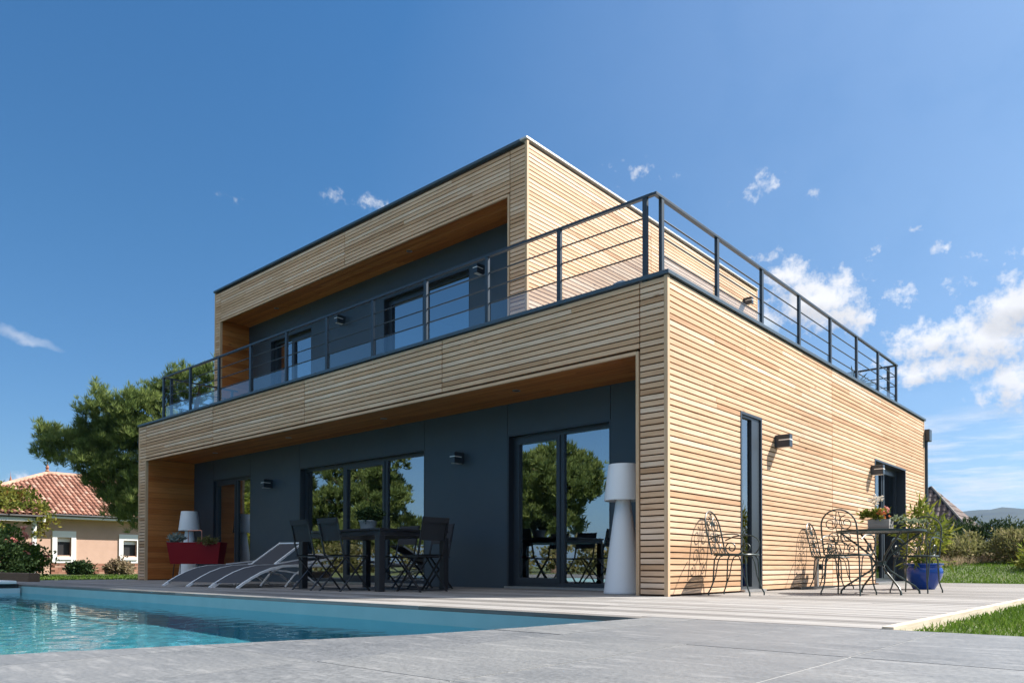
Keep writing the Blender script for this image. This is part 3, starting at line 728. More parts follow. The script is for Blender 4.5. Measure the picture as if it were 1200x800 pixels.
# ------------------------------------------------------------------ garden furniture under the overhang
m_sling = mat('grey mesh sling', (.045, .048, .058), .8)
m_lwhite = mat('white lounger frame', (.84, .86, .88), .35)
m_pillow = mat('pale grey cushion', (.26, .26, .27), .9)
def make_lounger(back, pillow):
    r = empty('sun_lounger', (0, 0, 0), 'sun lounger', 'sun lounger', 'sun loungers lined up under the overhang')
    prof = [(0, .0), (.10, .06), (.25, .135), (.42, .21), (.62, .275), (.85, .315), (1.15, .33), (1.5, .33), (1.95, .325)]
    f = MB()
    for sx in (-.29, .29):
        for a, c in zip(prof, prof[1:]): f.bar((sx, a[0], a[1]), (sx, c[0] + .006, c[1]), .021, .034)
    for yy in (.62, 1.2, 1.93): f.bar((-.276, yy, (.265 if yy < 1 else .31)), (.276, yy, (.265 if yy < 1 else .31)), .025, .025)
    f.build('frame', m_lwhite, r)
    for sx in (-.26, .26):
        l_ = MB(); l_.tube([(sx, .62, .265), (sx, .95, .24), (sx, 1.35, .18), (sx, 1.62, .02), (sx, 1.66, 0)], .013, 8); l_.build('leg', m_lwhite, r)
        l_ = MB(); l_.tube([(sx, 1.35, .31), (sx, 1.12, .18), (sx, .95, .02), (sx, .93, 0)], .013, 8); l_.build('leg', m_lwhite, r)
    pr = [q for q in prof if .1 <= q[0] <= 1.2] + [(1.22, .33)]
    MB().grid([[(x, y_, z_ + .012) for x in (-.274, .274)] for y_, z_ in pr]).build('seat_sling', m_sling, r)
    a = R_(back); bk = MB(); ex = lambda t: (1.24 + t * math.cos(a), .345 + t * math.sin(a))
    for sx in (-.262, .262): bk.bar((sx, *ex(0)), (sx, *ex(.74)), .024, .032)
    bk.bar((-.25, *ex(.73)), (.25, *ex(.73)), .024, .03)
    bo = bk.build('backrest', m_lwhite, r)
    MB().grid([[(x, *ex(t)) for x in (-.25, .25)] for t in (0, .2, .4, .6, .74)]).build('back_sling', m_sling, bo)
    if pillow:
        p_ = MB(); Pn = []
        for j in range(13):
            th = 2 * math.pi * j / 12; Pn.append([(x, ex(.58)[0] + .13 * math.cos(th) * math.cos(a) - sq * .045 * math.sin(th) * math.sin(a), ex(.58)[1] + .05 + .13 * math.cos(th) * math.sin(a) + sq * .045 * math.sin(th) * math.cos(a)) for x, sq in ((-.24, .25), (-.2, .8), (0, 1), (.2, .8), (.24, .25))])
        p_.grid(Pn).build('pillow', m_pillow, r)
    return r
place(make_lounger(5, False), (-7.72, -1.78, 0), R_(14), 'white framed sun lounger nearest the red planter, its back lowered')
place(make_lounger(30, False), (-6.95, -1.76, 0), R_(13), 'middle white framed sun lounger with its grey backrest raised')
place(make_lounger(8, True), (-6.20, -1.78, 0), R_(12), 'white framed sun lounger nearest the dining table with a pale head cushion')

m_table = mat('dark grey aluminium table', (.020, .020, .023), .45)
TH = .80
t = empty('dining_table', (-4.26, -.61, 0), 'dark grey rectangular outdoor dining table under the overhang', 'table')
b = MB()
for k in range(9): b.box(-5.15 + k * .199, -5.15 + k * .199 + .193, -1.20, -.02, TH - .028, TH)
b.build('tabletop', m_table, t, .003)
MB().box(-5.13, -3.38, -1.18, -.04, TH - .09, TH - .029).build('apron', m_table, t)
for x in (-5.11, -3.41):
    for y_ in (-1.16, -.06): MB().box(x - .045, x + .045, y_ - .045, y_ + .045, 0, TH - .091).build('leg', m_table, t, .003)
m_text = mat('charcoal mesh fabric', (.024, .025, .029), .75)
def make_folding():
    r = empty('folding_chair', (0, 0, 0), 'chair', 'folding chair', 'dark folding chairs round the dining table')
    for sx in (-.215, .215):
        MB().bar((sx, -.24, .0), (sx, .19, .46), .012, .028, (1, 0, 0)).build('leg', m_table, r)
        l_ = MB(); l_.bar((sx * .93, .24, .0), (sx * .93, -.17, .46), .012, .028, (1, 0, 0)); l_.build('leg', m_table, r)
        MB().bar((sx * .93, -.17, .452), (sx * .93, -.285, .93), .012, .028, (1, 0, 0)).build('back_post', m_table, r)
    MB().bar((-.215, -.22, .02), (.215, -.22, .02), .014, .014).build('stretcher', m_table, r); MB().bar((-.2, .222, .02), (.2, .222, .02), .014, .014).build('stretcher', m_table, r)
    MB().grid([[(x, y_, z_) for x in (-.21, 0, .21)] for y_, z_ in ((-.19, .468), (-.05, .455), (.1, .458), (.2, .465))]).build('seat', m_text, r)
    MB().box(-.222, .222, -.195, .205, .440, .452).build('seat_frame', m_table, r)
    bo = MB(); lean = lambda z_: -.17 - .115 * (z_ - .452) / .478
    bo.grid([[(x, lean(z_) + .014 - .012 * (1 - (x / .2) ** 2), z_) for x in (-.2, -.1, 0, .1, .2)] for z_ in (.64, .74, .84, .925)]); bo.grid([[(x, lean(z_) - .014 - .012 * (1 - (x / .2) ** 2), z_) for x in (-.2, -.1, 0, .1, .2)] for z_ in (.86, .925)])
    bo.build('backrest', m_text, r)
    return r
fc = make_folding()
for i, (x, y_, rz, lab) in enumerate((
    (-4.60, -1.28, 0, 'dark folding chair with its back to the pool, left of the near pair'),
    (-3.98, -1.27, 1, 'dark folding chair with its back to the pool, beside the near table leg'),
    (-3.12, -.72, 88, 'dark folding chair at the end of the dining table nearest the floor lamp'),
    (-4.62, .10, 181, 'dark folding chair on the window side of the dining table, nearer the loungers'),
    (-3.90, .12, 179, 'dark folding chair on the window side of the dining table, nearer the double door'))):
    place(fc if i == 0 else copy_tree(fc), (x, y_, .001), R_(rz), lab)
m_zinc = mat('zinc plant pot', (.42, .44, .44), .5)
zp = MB().lathe([(.09, 0), (.125, .135), (.132, .14), (.132, .15), (.12, .15), (.115, .12)], (-4.35, -.62, TH + .001), 24); zo = tag(zp.build('plant_pot', m_zinc), 'round zinc plant pot standing on the dining table', 'pot')
shrub('potted_plant', (-4.35, -.62, TH + .12), [(0, 0, .09, .15, .15, .09), (.08, .05, .13, .10, .10, .08)], G_DARK, 'leafy green plant growing in the zinc pot on the dining table', 'plant', None, 40, 12, (.05, .025), .05, 2, 21, stems=False)

# red trough planter on thin legs
m_red = mat('red lacquered planter', (.19, .004, .009), .5, 0, .2)
pr_ = empty('red_planter', (-11.0, .15, 0), 'dark red trough planter on thin black legs in front of the white lamp', 'planter', rz=R_(37))
def trough():
    b = MB(); x0, x1, yb = .50, .57, .16
    zb, zt = .36, .80
    bot = [(-x0, -yb * .8, zb), (x0, -yb * .8, zb), (x0, yb * .8, zb), (-x0, yb * .8, zb)]; top = [(-x1, -yb, zt), (x1, -yb, zt), (x1, yb, zt), (-x1, yb, zt)]
    inn = [(-x1 + .015, -yb + .015, zt), (x1 - .015, -yb + .015, zt), (x1 - .015, yb - .015, zt), (-x1 + .015, yb - .015, zt)]; soil = [(p_[0] * .99, p_[1] * .97, zt - .05) for p_ in inn]
    b.add(bot + top + inn + soil, [(3, 2, 1, 0)] + [(k, (k + 1) % 4, 4 + (k + 1) % 4, 4 + k) for k in range(4)] + [(4 + k, 4 + (k + 1) % 4, 8 + (k + 1) % 4, 8 + k) for k in range(4)] + [(8 + k, 8 + (k + 1) % 4, 12 + (k + 1) % 4, 12 + k) for k in range(4)] + [(12, 13, 14, 15)])
    o = b.build('trough', m_red, None, off=(0, 0, 0)); o.parent = pr_
    for x in (-.42, .42):
        for y_ in (-.12, .12):
            l_ = MB().tube([(x, y_, .36), (x * 1.06, y_ * 1.2, 0)], .009, 8).build('leg', m_dark, None, off=(0, 0, 0)); l_.parent = pr_
trough()
shrub('succulent_plant', (-11.38, -.05, .76), [(-.05, 0, .08, .13, .12, .10)], foliage_mat('blue grey succulent', [(0, (.12, .17, .15)), (1, (.26, .32, .30))], .1), 'blue grey succulent at the left end of the red planter', 'plant', None, 26, 8, (.10, .03), .05, 2, 31, 1.0, stems=False)
shrub('low_plants', (-10.78, .22, .76), [(0, .02, .05, .32, .12, .06)], G_OLIVE, 'low trailing plants along the right end of the red planter', 'plant', None, 40, 8, (.07, .03), .06, 2, 32, .6, stems=False)
m_copper = mat('copper rod', (.55, .24, .17), .35, .8)
cp = MB().tube([(-11.12, .02, .74), (-11.12, .02, 1.02), (-11.11, .02, 1.04), (-10.80, .14, 1.04), (-10.79, .145, 1.02), (-10.79, .145, .74)], .009, 8)
tag(cp.build('copper_hoop', m_copper), 'thin copper hoop stuck in the red planter', 'hoop')

# ------------------------------------------------------------------ iron set on the side deck
m_iron = mat('dark green wrought iron', (.022, .040, .036), .4)
def spiral(c, r0, r1, a0, turns, n=22):
    return [(c[0] + (r0 + (r1 - r0) * k / n) * math.cos(a0 + turns * 2 * math.pi * k / n), c[1] + (r0 + (r1 - r0) * k / n) * math.sin(a0 + turns * 2 * math.pi * k / n)) for k in range(n + 1)]
def make_iron_chair():
    r = empty('iron_chair', (0, 0, 0), 'chair', 'iron chair', 'scrolled wrought iron chairs on the side deck')
    # round-cornered perforated seat: rim, rings and bars
    rim = [(.215 * abs(math.cos(a)) ** .6 * math.copysign(1, math.cos(a)), .22 * abs(math.sin(a)) ** .6 * math.copysign(1, math.sin(a)), .45) for a in [2 * math.pi * k / 36 for k in range(37)]]
    b = MB(); b.tube(rim, .011, 6, cap=False)
    for k in range(-9, 10):
        y_ = k * .0225; xm = .215 * (max(0, 1 - (abs(y_) / .22) ** 3.3)) ** (1 / 3.3); b.box(-xm, xm, y_ - .0065, y_ + .0065, .447, .452)
    for k in range(-9, 10):
        x = k * .022; ym = .22 * (max(0, 1 - (abs(x) / .215) ** 3.3)) ** (1 / 3.3); b.box(x - .005, x + .005, -ym, ym, .4525, .456)
    b.build('seat', m_iron, r)
    for sx in (-1, 1):
        for sy in (-1, 1):
            l_ = MB(); fx, fy = sx * .235, sy * .215
            l_.tube([(sx * .15, sy * .17, .447), (sx * .178, sy * .185, .40), (sx * .185, sy * .19, .28), (sx * .192, sy * .193, .14), (sx * .215, sy * .205, .07), (fx, fy, .03), (fx, fy, 0)], .0085, 7)
            l_.tube([(sx * .06, sy * .19, .447), (sx * .11, sy * .196, .425), (sx * .135, sy * .198, .36), (sx * .16, sy * .196, .22), (sx * .19, sy * .196, .135)], .0065, 6)
            l_.build('leg', m_iron, r)
    bx = lambda z_: -.205 - .11 * (z_ - .45) / .5
    b = MB()
    arch = [(-.19, .45), (-.195, .6), (-.195, .74)] + [(-.195 * math.cos(a), .76 + .19 * math.sin(a)) for a in [math.pi * k / 14 for k in range(1, 14)]] + [(.195, .74), (.195, .6), (.19, .45)]
    b.tube([(bx(z_), y_, z_) for y_, z_ in arch], .009, 7); b.build('back_frame', m_iron, r)
    b = MB()
    for sy in (-1, 1):
        q = spiral((sy * .085, .80), .085, .02, math.pi / 2 if sy > 0 else math.pi / 2, 1.4 * sy); b.tube([(bx(z_), y_, z_) for y_, z_ in q], .0055, 5)
        q = spiral((sy * .075, .64), .075, .018, -math.pi / 2, 1.35 * -sy); b.tube([(bx(z_), y_, z_) for y_, z_ in q], .0055, 5)
        q = spiral((sy * .12, .52), .055, .015, math.pi / 2, 1.25 * sy); b.tube([(bx(z_), y_, z_) for y_, z_ in q], .0055, 5)
        b.tube([(bx(z_), y_, z_) for y_, z_ in ((sy * .02, .455), (sy * .05, .55), (sy * .012, .66), (sy * .04, .78), (sy * .01, .93))], .005, 5)
    b.build('back_scroll', m_iron, r)
    for sy in (-1, 1):
        q = [(-.225, .62), (-.12, .665), (-.02, .675)] + [(.06 + .125 * math.cos(a), .56 + .115 * math.sin(a)) for a in [math.pi * (.5 - k / 8) for k in range(0, 9)]]
        q = q + spiral((.03, .525), .072, .018, -.6 * math.pi, -1.35, 24)
        b = MB().tube([(x, sy * (.205 + .02 * math.sin(max(0, z_ - .45) * 8)), z_) for x, z_ in q], .0075, 6); b.build('arm', m_iron, r)
    return r
ic = make_iron_chair()
for i, (x, y_, rz, lab) in enumerate((
    (.37, .865, 3, 'dark green iron chair alone beside the narrow side window'),
    (.37, 3.95, 2, 'dark green iron chair against the larch wall, behind the iron table'),
    (1.28, 1.80, 86, 'dark green iron chair in front of the iron table, turned away from the pool'),
    (1.66, 3.12, -97, 'dark green iron chair between the iron table and the blue pot'))):
    place(ic if i == 0 else copy_tree(ic), (x, y_, .001), R_(rz), lab)
bt = empty('bistro_table', (1.42, 2.50, 0), 'round dark green iron table with curved crossing legs on the side deck', 'table')
tx, ty = 1.42, 2.50
b = MB(); b.lathe([(.475, .728), (.487, .728), (.487, .752), (.475, .752)], (tx, ty, 0), 48, cap=False)
for k in range(-23, 24):
    y_ = k * .02; xm = math.sqrt(max(0, .475 ** 2 - y_ * y_)); b.box(tx - xm, tx + xm, ty + y_ - .007, ty + y_ + .007, .738, .744)
for k in range(-11, 12):
    x = k * .04; ym = math.sqrt(max(0, .475 ** 2 - x * x)); b.box(tx + x - .006, tx + x + .006, ty - ym, ty + ym, .7445, .748)
b.build('tabletop', m_iron, bt)
for k in range(4):
    a = R_(42 + 90 * k) ; c_, s_ = math.cos(a), math.sin(a)
    q = [(.47, 0), (.465, .035), (.42, .085), (.30, .16), (.12, .27), (.055, .36), (.12, .46), (.26, .57), (.47, .718)]
    l_ = MB().tube([(tx + r_ * c_, ty + r_ * s_, z_) for r_, z_ in q], .012, 7); l_.build('leg', m_iron, bt)
MB().lathe([(.045, .33), (.062, .335), (.062, .385), (.045, .39)], (tx, ty, 0), 20).build('leg_collar', m_iron, bt)

m_grey_wood = wood('weathered grey planks', 0, [(0, (.24, .23, .22)), (1, (.40, .39, .38))], .1, .8)
fb_ = empty('flower_box', (1.40, 2.58, .753), 'small weathered grey wooden flower box on the round iron table', 'flower box')
b = MB(); 
def fbox():
    o = MB()
    X0, X1, Y0, Y1, z0, z1 = 1.28, 1.52, 2.50, 2.68, .754, .885
    for k in range(3):
        za = z0 + k * .0445
        o.box(X0, X1, Y0, Y0 + .012, za, za + .042); o.box(X0, X1, Y1 - .012, Y1, za, za + .042); o.box(X0, X0 + .012, Y0 + .013, Y1 - .013, za, za + .042); o.box(X1 - .012, X1, Y0 + .013, Y1 - .013, za, za + .042)
    o.box(X0 + .012, X1 - .012, Y0 + .012, Y1 - .012, z0, z1 - .03, .1)
    o.build('planks', m_grey_wood, fb_)
fbox()
fr = shrub('flower_arrangement', (1.38, 2.58, .86), [(.0, 0, .07, .09, .08, .07), (-.10, -.03, .08, .07, .05, .03)], G_YEL, 'mixed cream and orange flowers in the grey flower box', 'flowers', None, 26, 7, (.065, .026), .04, 2, 41, .8, stems=False)
for mm, n_, off, sd in ((P_ORANGE, 16, (.06, -.02, .10), 5), (P_WHITE, 26, (-.03, 0, .25), 6), (P_PINK, 8, (.10, .02, .15), 7)):
    g_ = np.random.default_rng(sd); C_ = np.array([1.38, 2.58, .86]) + np.array(off) + g_.normal(0, .035, (n_, 3))
    V, F = blades(C_, unit(g_.normal(0, 1, (n_, 3)) + [0, 0, .8]), .036, .022, 6, .7, sd); fast_mesh('blossom', V, F, mm, g_.uniform(0, 1, len(F)), fr)
shrub('trailing_plant', (1.56, 2.66, .84), [(.0, .02, .03, .07, .06, .04), (.10, .07, .01, .08, .05, .03), (.22, .14, -.05, .05, .05, .04)], foliage_mat('pale variegated leaves', [(0, (.10, .16, .06)), (1, (.42, .46, .34))], .3), 'pale variegated plant trailing out of the grey flower box', 'plant', None, 18, 7, (.04, .022), .03, 2, 43, .3, stems=False)

m_blue = mat('cobalt glazed pot', (.01, .05, .28), .15)
def glaze():
    nt = m_blue.node_tree; n = noise_n(nt, objcoord(nt, (1, 1, .6)), 5, 5, .6)
    nt.links.new(ramp(nt, n, [(.35, (.006, .045, .27)), (.6, (.012, .065, .32)), (.75, (.05, .12, .36))]).outputs[0], nt.nodes['Principled BSDF'].inputs['Base Color'])
glaze()
px_, py_ = 1.36, 4.80
b = MB().lathe([(.14, 0), (.15, .02), (.195, .10), (.235, .19), (.247, .25), (.236, .29), (.218, .312), (.228, .332), (.252, .346), (.254, .36), (.24, .366), (.215, .35), (.205, .32), (.19, .30)], (px_, py_, .002), 40)
tag(b.build('glazed_pot', m_blue), 'cobalt blue glazed plant pot on the side deck', 'pot')
shrub('bamboo_plant', (px_, py_, .32), [(0, 0, .28, .27, .27, .26), (-.06, .05, .56, .24, .24, .28), (.10, .0, .40, .18, .18, .26), (-.08, 0, .82, .12, .12, .12)], G_YEL, 'yellow green bamboo like plant growing in the blue pot', 'plant', None, 46, 9, (.17, .028), .11, 2, 51, .2, .7)
so = empty('socket_post', (.13, 4.05, 0), 'short grey outdoor socket post beside the larch wall', 'socket post')
MB().box(.105, .155, 4.0, 4.06, 0, .46).build('post', m_steel, so, .004); MB().box(.10, .17, 4.115, 4.20, .28, .36).build('socket_box', m_metal, so, .006); MB().box(.115, .145, 4.055, 4.12, .31, .33).build('arm', m_metal, so)
tag(MB().box(.06, .16, 3.35, 4.72, .004, .035).build('metal_strip', m_dark), 'dark flat strip lying on the deck along the larch wall', 'strip')

# ------------------------------------------------------------------ roof terrace odds and ends
tp = MB().lathe([(.15, 0), (.2, .35), (.21, .36), (.19, .36), (.18, .3)], (-.85, 9.0, 3.302), 24); tag(tp.build('terrace_pot', m_zinc), 'round pot on the roof terrace behind the side railing', 'pot')
def yucca():
    r = empty('spiky_plant', (-.85, 9.0, 3.62), 'spiky leaved plant on the roof terrace behind the side railing', 'plant')
    C_ = np.repeat(np.array([[-.85, 9.0, 3.95]]), 60, 0); g_ = np.random.default_rng(4); d_ = unit(g_.normal(0, 1, (60, 3)) * [1, 1, .5] + [0, 0, .45])
    V, F = blades(C_, d_, .52, .05, 1, .05, 5, .15); fast_mesh('leaves', V, F, G_DARK, g_.uniform(0, 1, len(F)), r)
    MB().tube([(-.85, 9.0, 3.6), (-.85, 9.0, 3.98)], .04, 8).build('stem', m_bark, r)
yucca()
tag(MB().lathe([(.14, 0), (.15, .05), (.12, .11), (.06, .145), (.001, .15)], (-.85, .42, 3.55), 24, cap=False).build('dome_cover', m_panel), 'small dark dome just behind the terrace coping', 'dome')

# ------------------------------------------------------------------ things inside, seen through the panes
m_redp = mat('red plastic seat', (.62, .03, .03), .35)
it = empty('indoor_table', (-3.6, 3.3, .03), 'dark dining table inside behind the glazed double door', 'table')
MB().box(-4.6, -2.4, 2.85, 3.75, .74, .78).build('tabletop', m_dark, it)
for x in (-4.5, -2.5):
    for y_ in (2.95, 3.65): MB().box(x - .04, x + .04, y_ - .04, y_ + .04, .03, .739).build('leg', m_dark, it)
rc = empty('red_chair', (-4.3, 2.45, .03), 'red chair inside behind the glazed double door', 'chair')
MB().box(-4.52, -4.08, 2.25, 2.68, .46, .49).build('seat', m_redp, rc, .01); MB().box(-4.52, -4.08, 2.22, 2.249, .55, .85).build('backrest', m_redp, rc, .008)
for x in (-4.49, -4.11):
    for y_ in (2.27, 2.65): MB().bar((x, y_, .03), (x, y_, .459), .025, .025).build('leg', m_redp, rc)
    MB().bar((x, 2.235, .459), (x, 2.235, .56), .025, .025).build('back_post', m_redp, rc)
def pendant():
    r = empty('pendant_lamp', (0, 0, 0), 'pendant', 'pendant lamp', 'dark glass pendants inside')
    MB().lathe([(.001, -.17), (.09, -.15), (.155, -.07), (.17, 0), (.155, .08), (.09, .15), (.03, .18)], n=28, cap=False).build('globe', m_dark, r)
    MB().tube([(0, 0, .17), (0, 0, .90)], .006, 6).build('cord', m_dark, r); return r
pl_ = pendant()
place(pl_, (-2.95, 3.0, 1.72), 0, 'round dark pendant lamp inside, left of the pair behind the double door')
place(copy_tree(pl_), (-2.55, 3.25, 1.66), 0, 'round dark pendant lamp inside, right of the pair behind the double door')

# ------------------------------------------------------------------ pool end details
sk = empty('skimmer_box', (-11.0, -3.5, -.3), 'white lidded skimmer box at the far left end of the pool', 'skimmer')
MB().box(-11.6, -10.66, -4.0, -3.14, .012, .065).build('lid', m_white, sk, .008); MB().box(-11.19, -10.70, -3.95, -3.10, -.06, .010).build('opening', m_dark, sk); MB().box(-11.19, -10.68, -3.97, -3.08, -.5, -.062).build('housing', mat('pale blue plastic', (.45, .58, .62), .4), sk)
sl = MB()
sl.box(-18.5, -12.95, -2.32, -2.12, -.02, .17)
tag(sl.build('timber_sleeper', wood('old sleeper', 0, [(0, (.16, .11, .075)), (1, (.22, .16, .11))], .2, .85), None, .01), 'long timber sleeper edging the flower bed beyond the pool', 'sleeper')

# ------------------------------------------------------------------ left neighbour: tiled villa
m_render = mat('peach render', (.56, .36, .24), .9)
def rend():
    nt = m_render.node_tree; n = noise_n(nt, objcoord(nt), 1.2, 6, .6)
    nt.links.new(ramp(nt, n, [(.3, (.46, .305, .23)), (.7, (.54, .365, .28))]).outputs[0], nt.nodes['Principled BSDF'].inputs['Base Color'])
rend()
def tile_mat(nm, cols):
    m = mat(nm, (.45, .17, .09), .85); nt = m.node_tree
    n = noise_n(nt, objcoord(nt), 1.5, 5, .6); c = ramp(nt, attr(nt), cols).outputs[0]
    nt.links.new(mixc(nt, 1.0, c, ramp(nt, n, [(.3, (.72, .70, .68)), (.7, (1.12, 1.12, 1.12))]).outputs[0], 'MULTIPLY'), nt.nodes['Principled BSDF'].inputs['Base Color']); return m
m_tile = tile_mat('terracotta tiles', [(0, (.25, .11, .07)), (.4, (.35, .165, .11)), (.8, (.43, .235, .165)), (1, (.48, .31, .235))])
m_dtile = tile_mat('brown tiles', [(0, (.10, .075, .07)), (1, (.20, .15, .14))])
def tiled_plane(mb, e0, e1, r0, r1, pitch=.22, row=.38, rad=.085):
    """half round tiles on the roof face between eave e0-e1 and ridge r0-r1 (all points); each tile its own arch"""
    e0, e1, r0, r1 = map(Vector, (e0, e1, r0, r1)); ax = (e1 - e0).normalized(); nlen = (e1 - e0).length
    up = (r0 - e0); up = (up - ax * up.dot(ax)); Lh = up.length; up.normalize(); nm = ax.cross(up).normalized()
    if nm.z < 0: nm = -nm
    a0 = (r0 - e0).dot(ax); a1 = (r1 - e0).dot(ax)
    k = int(nlen / pitch)
    for i in range(k + 1):
        u = i * pitch
        # how far up this column runs before it meets a hip
        vmax = Lh
        if u < a0: vmax = Lh * u / max(a0, 1e-6)
        if u > a1: vmax = min(vmax, Lh * (nlen - u) / max(nlen - a1, 1e-6))
        v = 0
        while v < vmax - .05:
            v1 = min(v + row + .03, vmax + .02); rnd = random.random(); P = []
            for vv, lift in ((v, .018), (v1, 0)):
                rr = rad * (1.05 if vv == v else .9); P.append([tuple(e0 + ax * (u + rr * math.cos(t)) + up * vv + nm * (lift + rr * .75 * math.sin(t))) for t in [math.pi * q / 6 for q in range(7)]])
            mb.grid(P, rnd); v += row
def villa():
    r = empty('neighbour_villa', (-37, 8, 0), 'peach rendered villa with terracotta hipped roof beyond the pool', 'house')
    WX = -35.0; YA, YB = -.2, 17.0
    W1 = (4.85, 5.75); W2 = (7.82, 8.75)
    b = MB(); wall_x(b, WX - .25, WX, YA + .5, YB - .5, -.1, 2.62, [(5.02, 5.62, .80, 1.62), (7.95, 8.6, .80, 1.55)]); b.box(-43, WX - .251, YA + .5, YA + .75, -.1, 2.62); b.box(-43, WX - .251, YB - .75, YB - .5, -.1, 2.62); b.box(-43.2, -43, YA + .5, YB - .5, -.1, 2.62)
    b.build('wall', m_render, r)
    for (a, c, z0, z1) in ((5.02, 5.62, .80, 1.62), (7.95, 8.6, .80, 1.55)):
        f = MB(); o = .20
        f.box(WX - .05, WX + .05, a - o, a, z0 - .35, z1 + .32); f.box(WX - .05, WX + .05, c, c + o, z0 - .35, z1 + .32); f.box(WX - .05, WX + .05, a, c, z1 + .02, z1 + .32); f.box(WX - .05, WX + .10, a - .02, c + .02, z0 - .2, z0 - .06); f.box(WX - .05, WX + .05, a, c, z0 - .35, z0 - .2)
        fo = f.build('window', m_white, r)
        MB().box(WX - .2, WX - .16, a, c, z0 - .06, z1 + .02).build('pane', m_dark, fo)
        MB().box(WX - .155, WX - .11, a, c, z1 - .18, z1 + .02).build('roller_blind', m_white, fo)
    Z0, Z1 = 2.68, 5.02; ex = WX + .55; rx = -39.2
    e0, e1 = (ex, YA - .1, Z0), (ex, YB + .1, Z0); q0, q1 = (rx, 5.85, Z1), (rx, 11.8, Z1); f0, f1 = (2 * rx - ex, YA - .1, Z0), (2 * rx - ex, YB + .1, Z0)
    b = MB(); b.add([e0, e1, q1, q0, f0, f1], [(0, 1, 2, 3), (1, 5, 2), (5, 4, 3, 2), (4, 0, 3)], .2); 
    tiled_plane(b, e0, e1, q0, q1); tiled_plane(b, f0, e0, q0, q0)
    # hip and ridge caps
    b.tube([e0, q0], .12, 8, .9); b.tube([q0, q1], .12, 8, .9); b.tube([e1, q1], .12, 8, .9)
    ro_ = b.build('roof', m_tile, r)
    fi = MB()
    fi.lathe([(.07, 0), (.10, .08), (.05, .16), (.09, .26), (.03, .4), (.001, .62)], (rx, 5.85, Z1 + .05), 12); fi.build('finial', m_tile, ro_)
    fi = MB().lathe([(.05, 0), (.07, .08), (.03, .2), (.06, .3), (.01, .5), (.001, .75)], (-37.9, 3.9, 4.12), 12); fi.build('finial', m_tile, ro_)
    b = MB().box(WX + .001, ex + .03, YA - .05, YB + .05, 2.5, 2.6); b.build('eaves_board', m_white, r)
    MB().tube([(ex + .06, YA - .1, 2.64), (ex + .06, YB + .1, 2.64)], .06, 8).build('gutter', m_dark, r)
villa()
def porch():
    r = empty('tiled_porch', (-31.5, -2, 0), 'low tiled porch overgrown with vine in front of the villa', 'porch')
    ex = -29.7; b = MB(); e0, e1, q0, q1 = (ex, -9, 2.33), (ex, 2.9, 2.33), (ex - 3.4, -9, 3.35), (ex - 3.4, 2.9, 3.35)
    b.add([e0, e1, q1, q0], [(0, 1, 2, 3)], .2); tiled_plane(b, e0, e1, q0, q1); b.build('roof', m_tile, r)
    MB().box(ex - .05, ex + .05, -9, 2.95, 2.06, 2.24).build('fascia_board', m_white, r)
    MB().tube([(ex + .10, -9, 2.26), (ex + .10, 2.95, 2.26)], .06, 8).build('gutter', m_dark, r)
    for y_ in (2.6, -2.2, -7): MB().box(ex - .2, ex - .06, y_ - .07, y_ + .07, -.06, 2.2).build('post', m_white, r)
porch()
shrub('vine', (-31.0, .5, 0), [(-1.2, -4.5, 3.35, 1.3, 2.6, .40), (-1.0, -1.5, 3.3, 1.2, 2.2, .40), (-.6, 1.3, 3.15, 1.1, 1.2, .34), (.6, 2.3, 2.6, .7, .5, .45), (1.3, 2.3, 1.9, .3, .4, .6), (1.1, -3.0, 2.75, .9, 2.6, .28), (1.0, .6, 2.75, .8, 1.6, .26), (1.5, .2, 1.2, .4, 1.3, .7), (.9, -4.4, 1.2, .5, 2.2, .8)], G_VINE, 'yellowing vine sprawling over the tiled porch', 'vine', None, 380, 22, (.15, .11), .30, 2, 61, .6, .8, False, .3)
lowwall = MB(); g2 = random.Random(3)
for j in range(5):
    y_ = 4.2 + (j % 2) * .14
    while y_ < 13: lowwall.box(-33.28, -33.05, y_, y_ + .27, -.05 + j * .095, -.05 + j * .095 + .088, g2.random()); y_ += .28
lowwall.box(-33.27, -33.06, 4.2, 13, -.06, .42, .1, 1)
tag(lowwall.build('garden_wall', [m_tile, m_back]), 'low red brick garden wall below the villa windows', 'wall')
for i, (x, y_, sz, mm, lab, sd, cl_) in enumerate((
    (-25.5, .6, 1.35, G_LEAF, 'bright leafy shrub below the porch corner', 71, .26), (-23.5, -.6, 1.3, G_DARK, 'dark shrub at the left edge beside the sleeper', 72, .22), (-26.3, 1.0, .95, G_DARK, 'dark rose bush in front of the villa window', 73, .2),
    (-30.2, 4.4, .42, G_DARK, 'small dark bush below the left villa window', 74, .16), (-30.2, 6.0, .5, G_DRY, 'twiggy dry bush between the two villa windows', 75, .16), (-30.0, 7.6, .5, G_DARK, 'low dark bush below the right villa window', 76, .18))):
    shrub('shrub', (x, y_, -.05), [(0, 0, sz * .62, sz * .62, sz * .7, sz * .55), (.3 * sz, .35 * sz, sz * .4, sz * .45, sz * .5, sz * .42), (-.2 * sz, -.5 * sz, sz * .45, sz * .45, sz * .5, sz * .42)], mm, lab, 'shrub', 'garden shrubs in front of the villa', int(70 + 60 * sz), 16, (.13, .075), cl_, 2, sd, .4, .7)
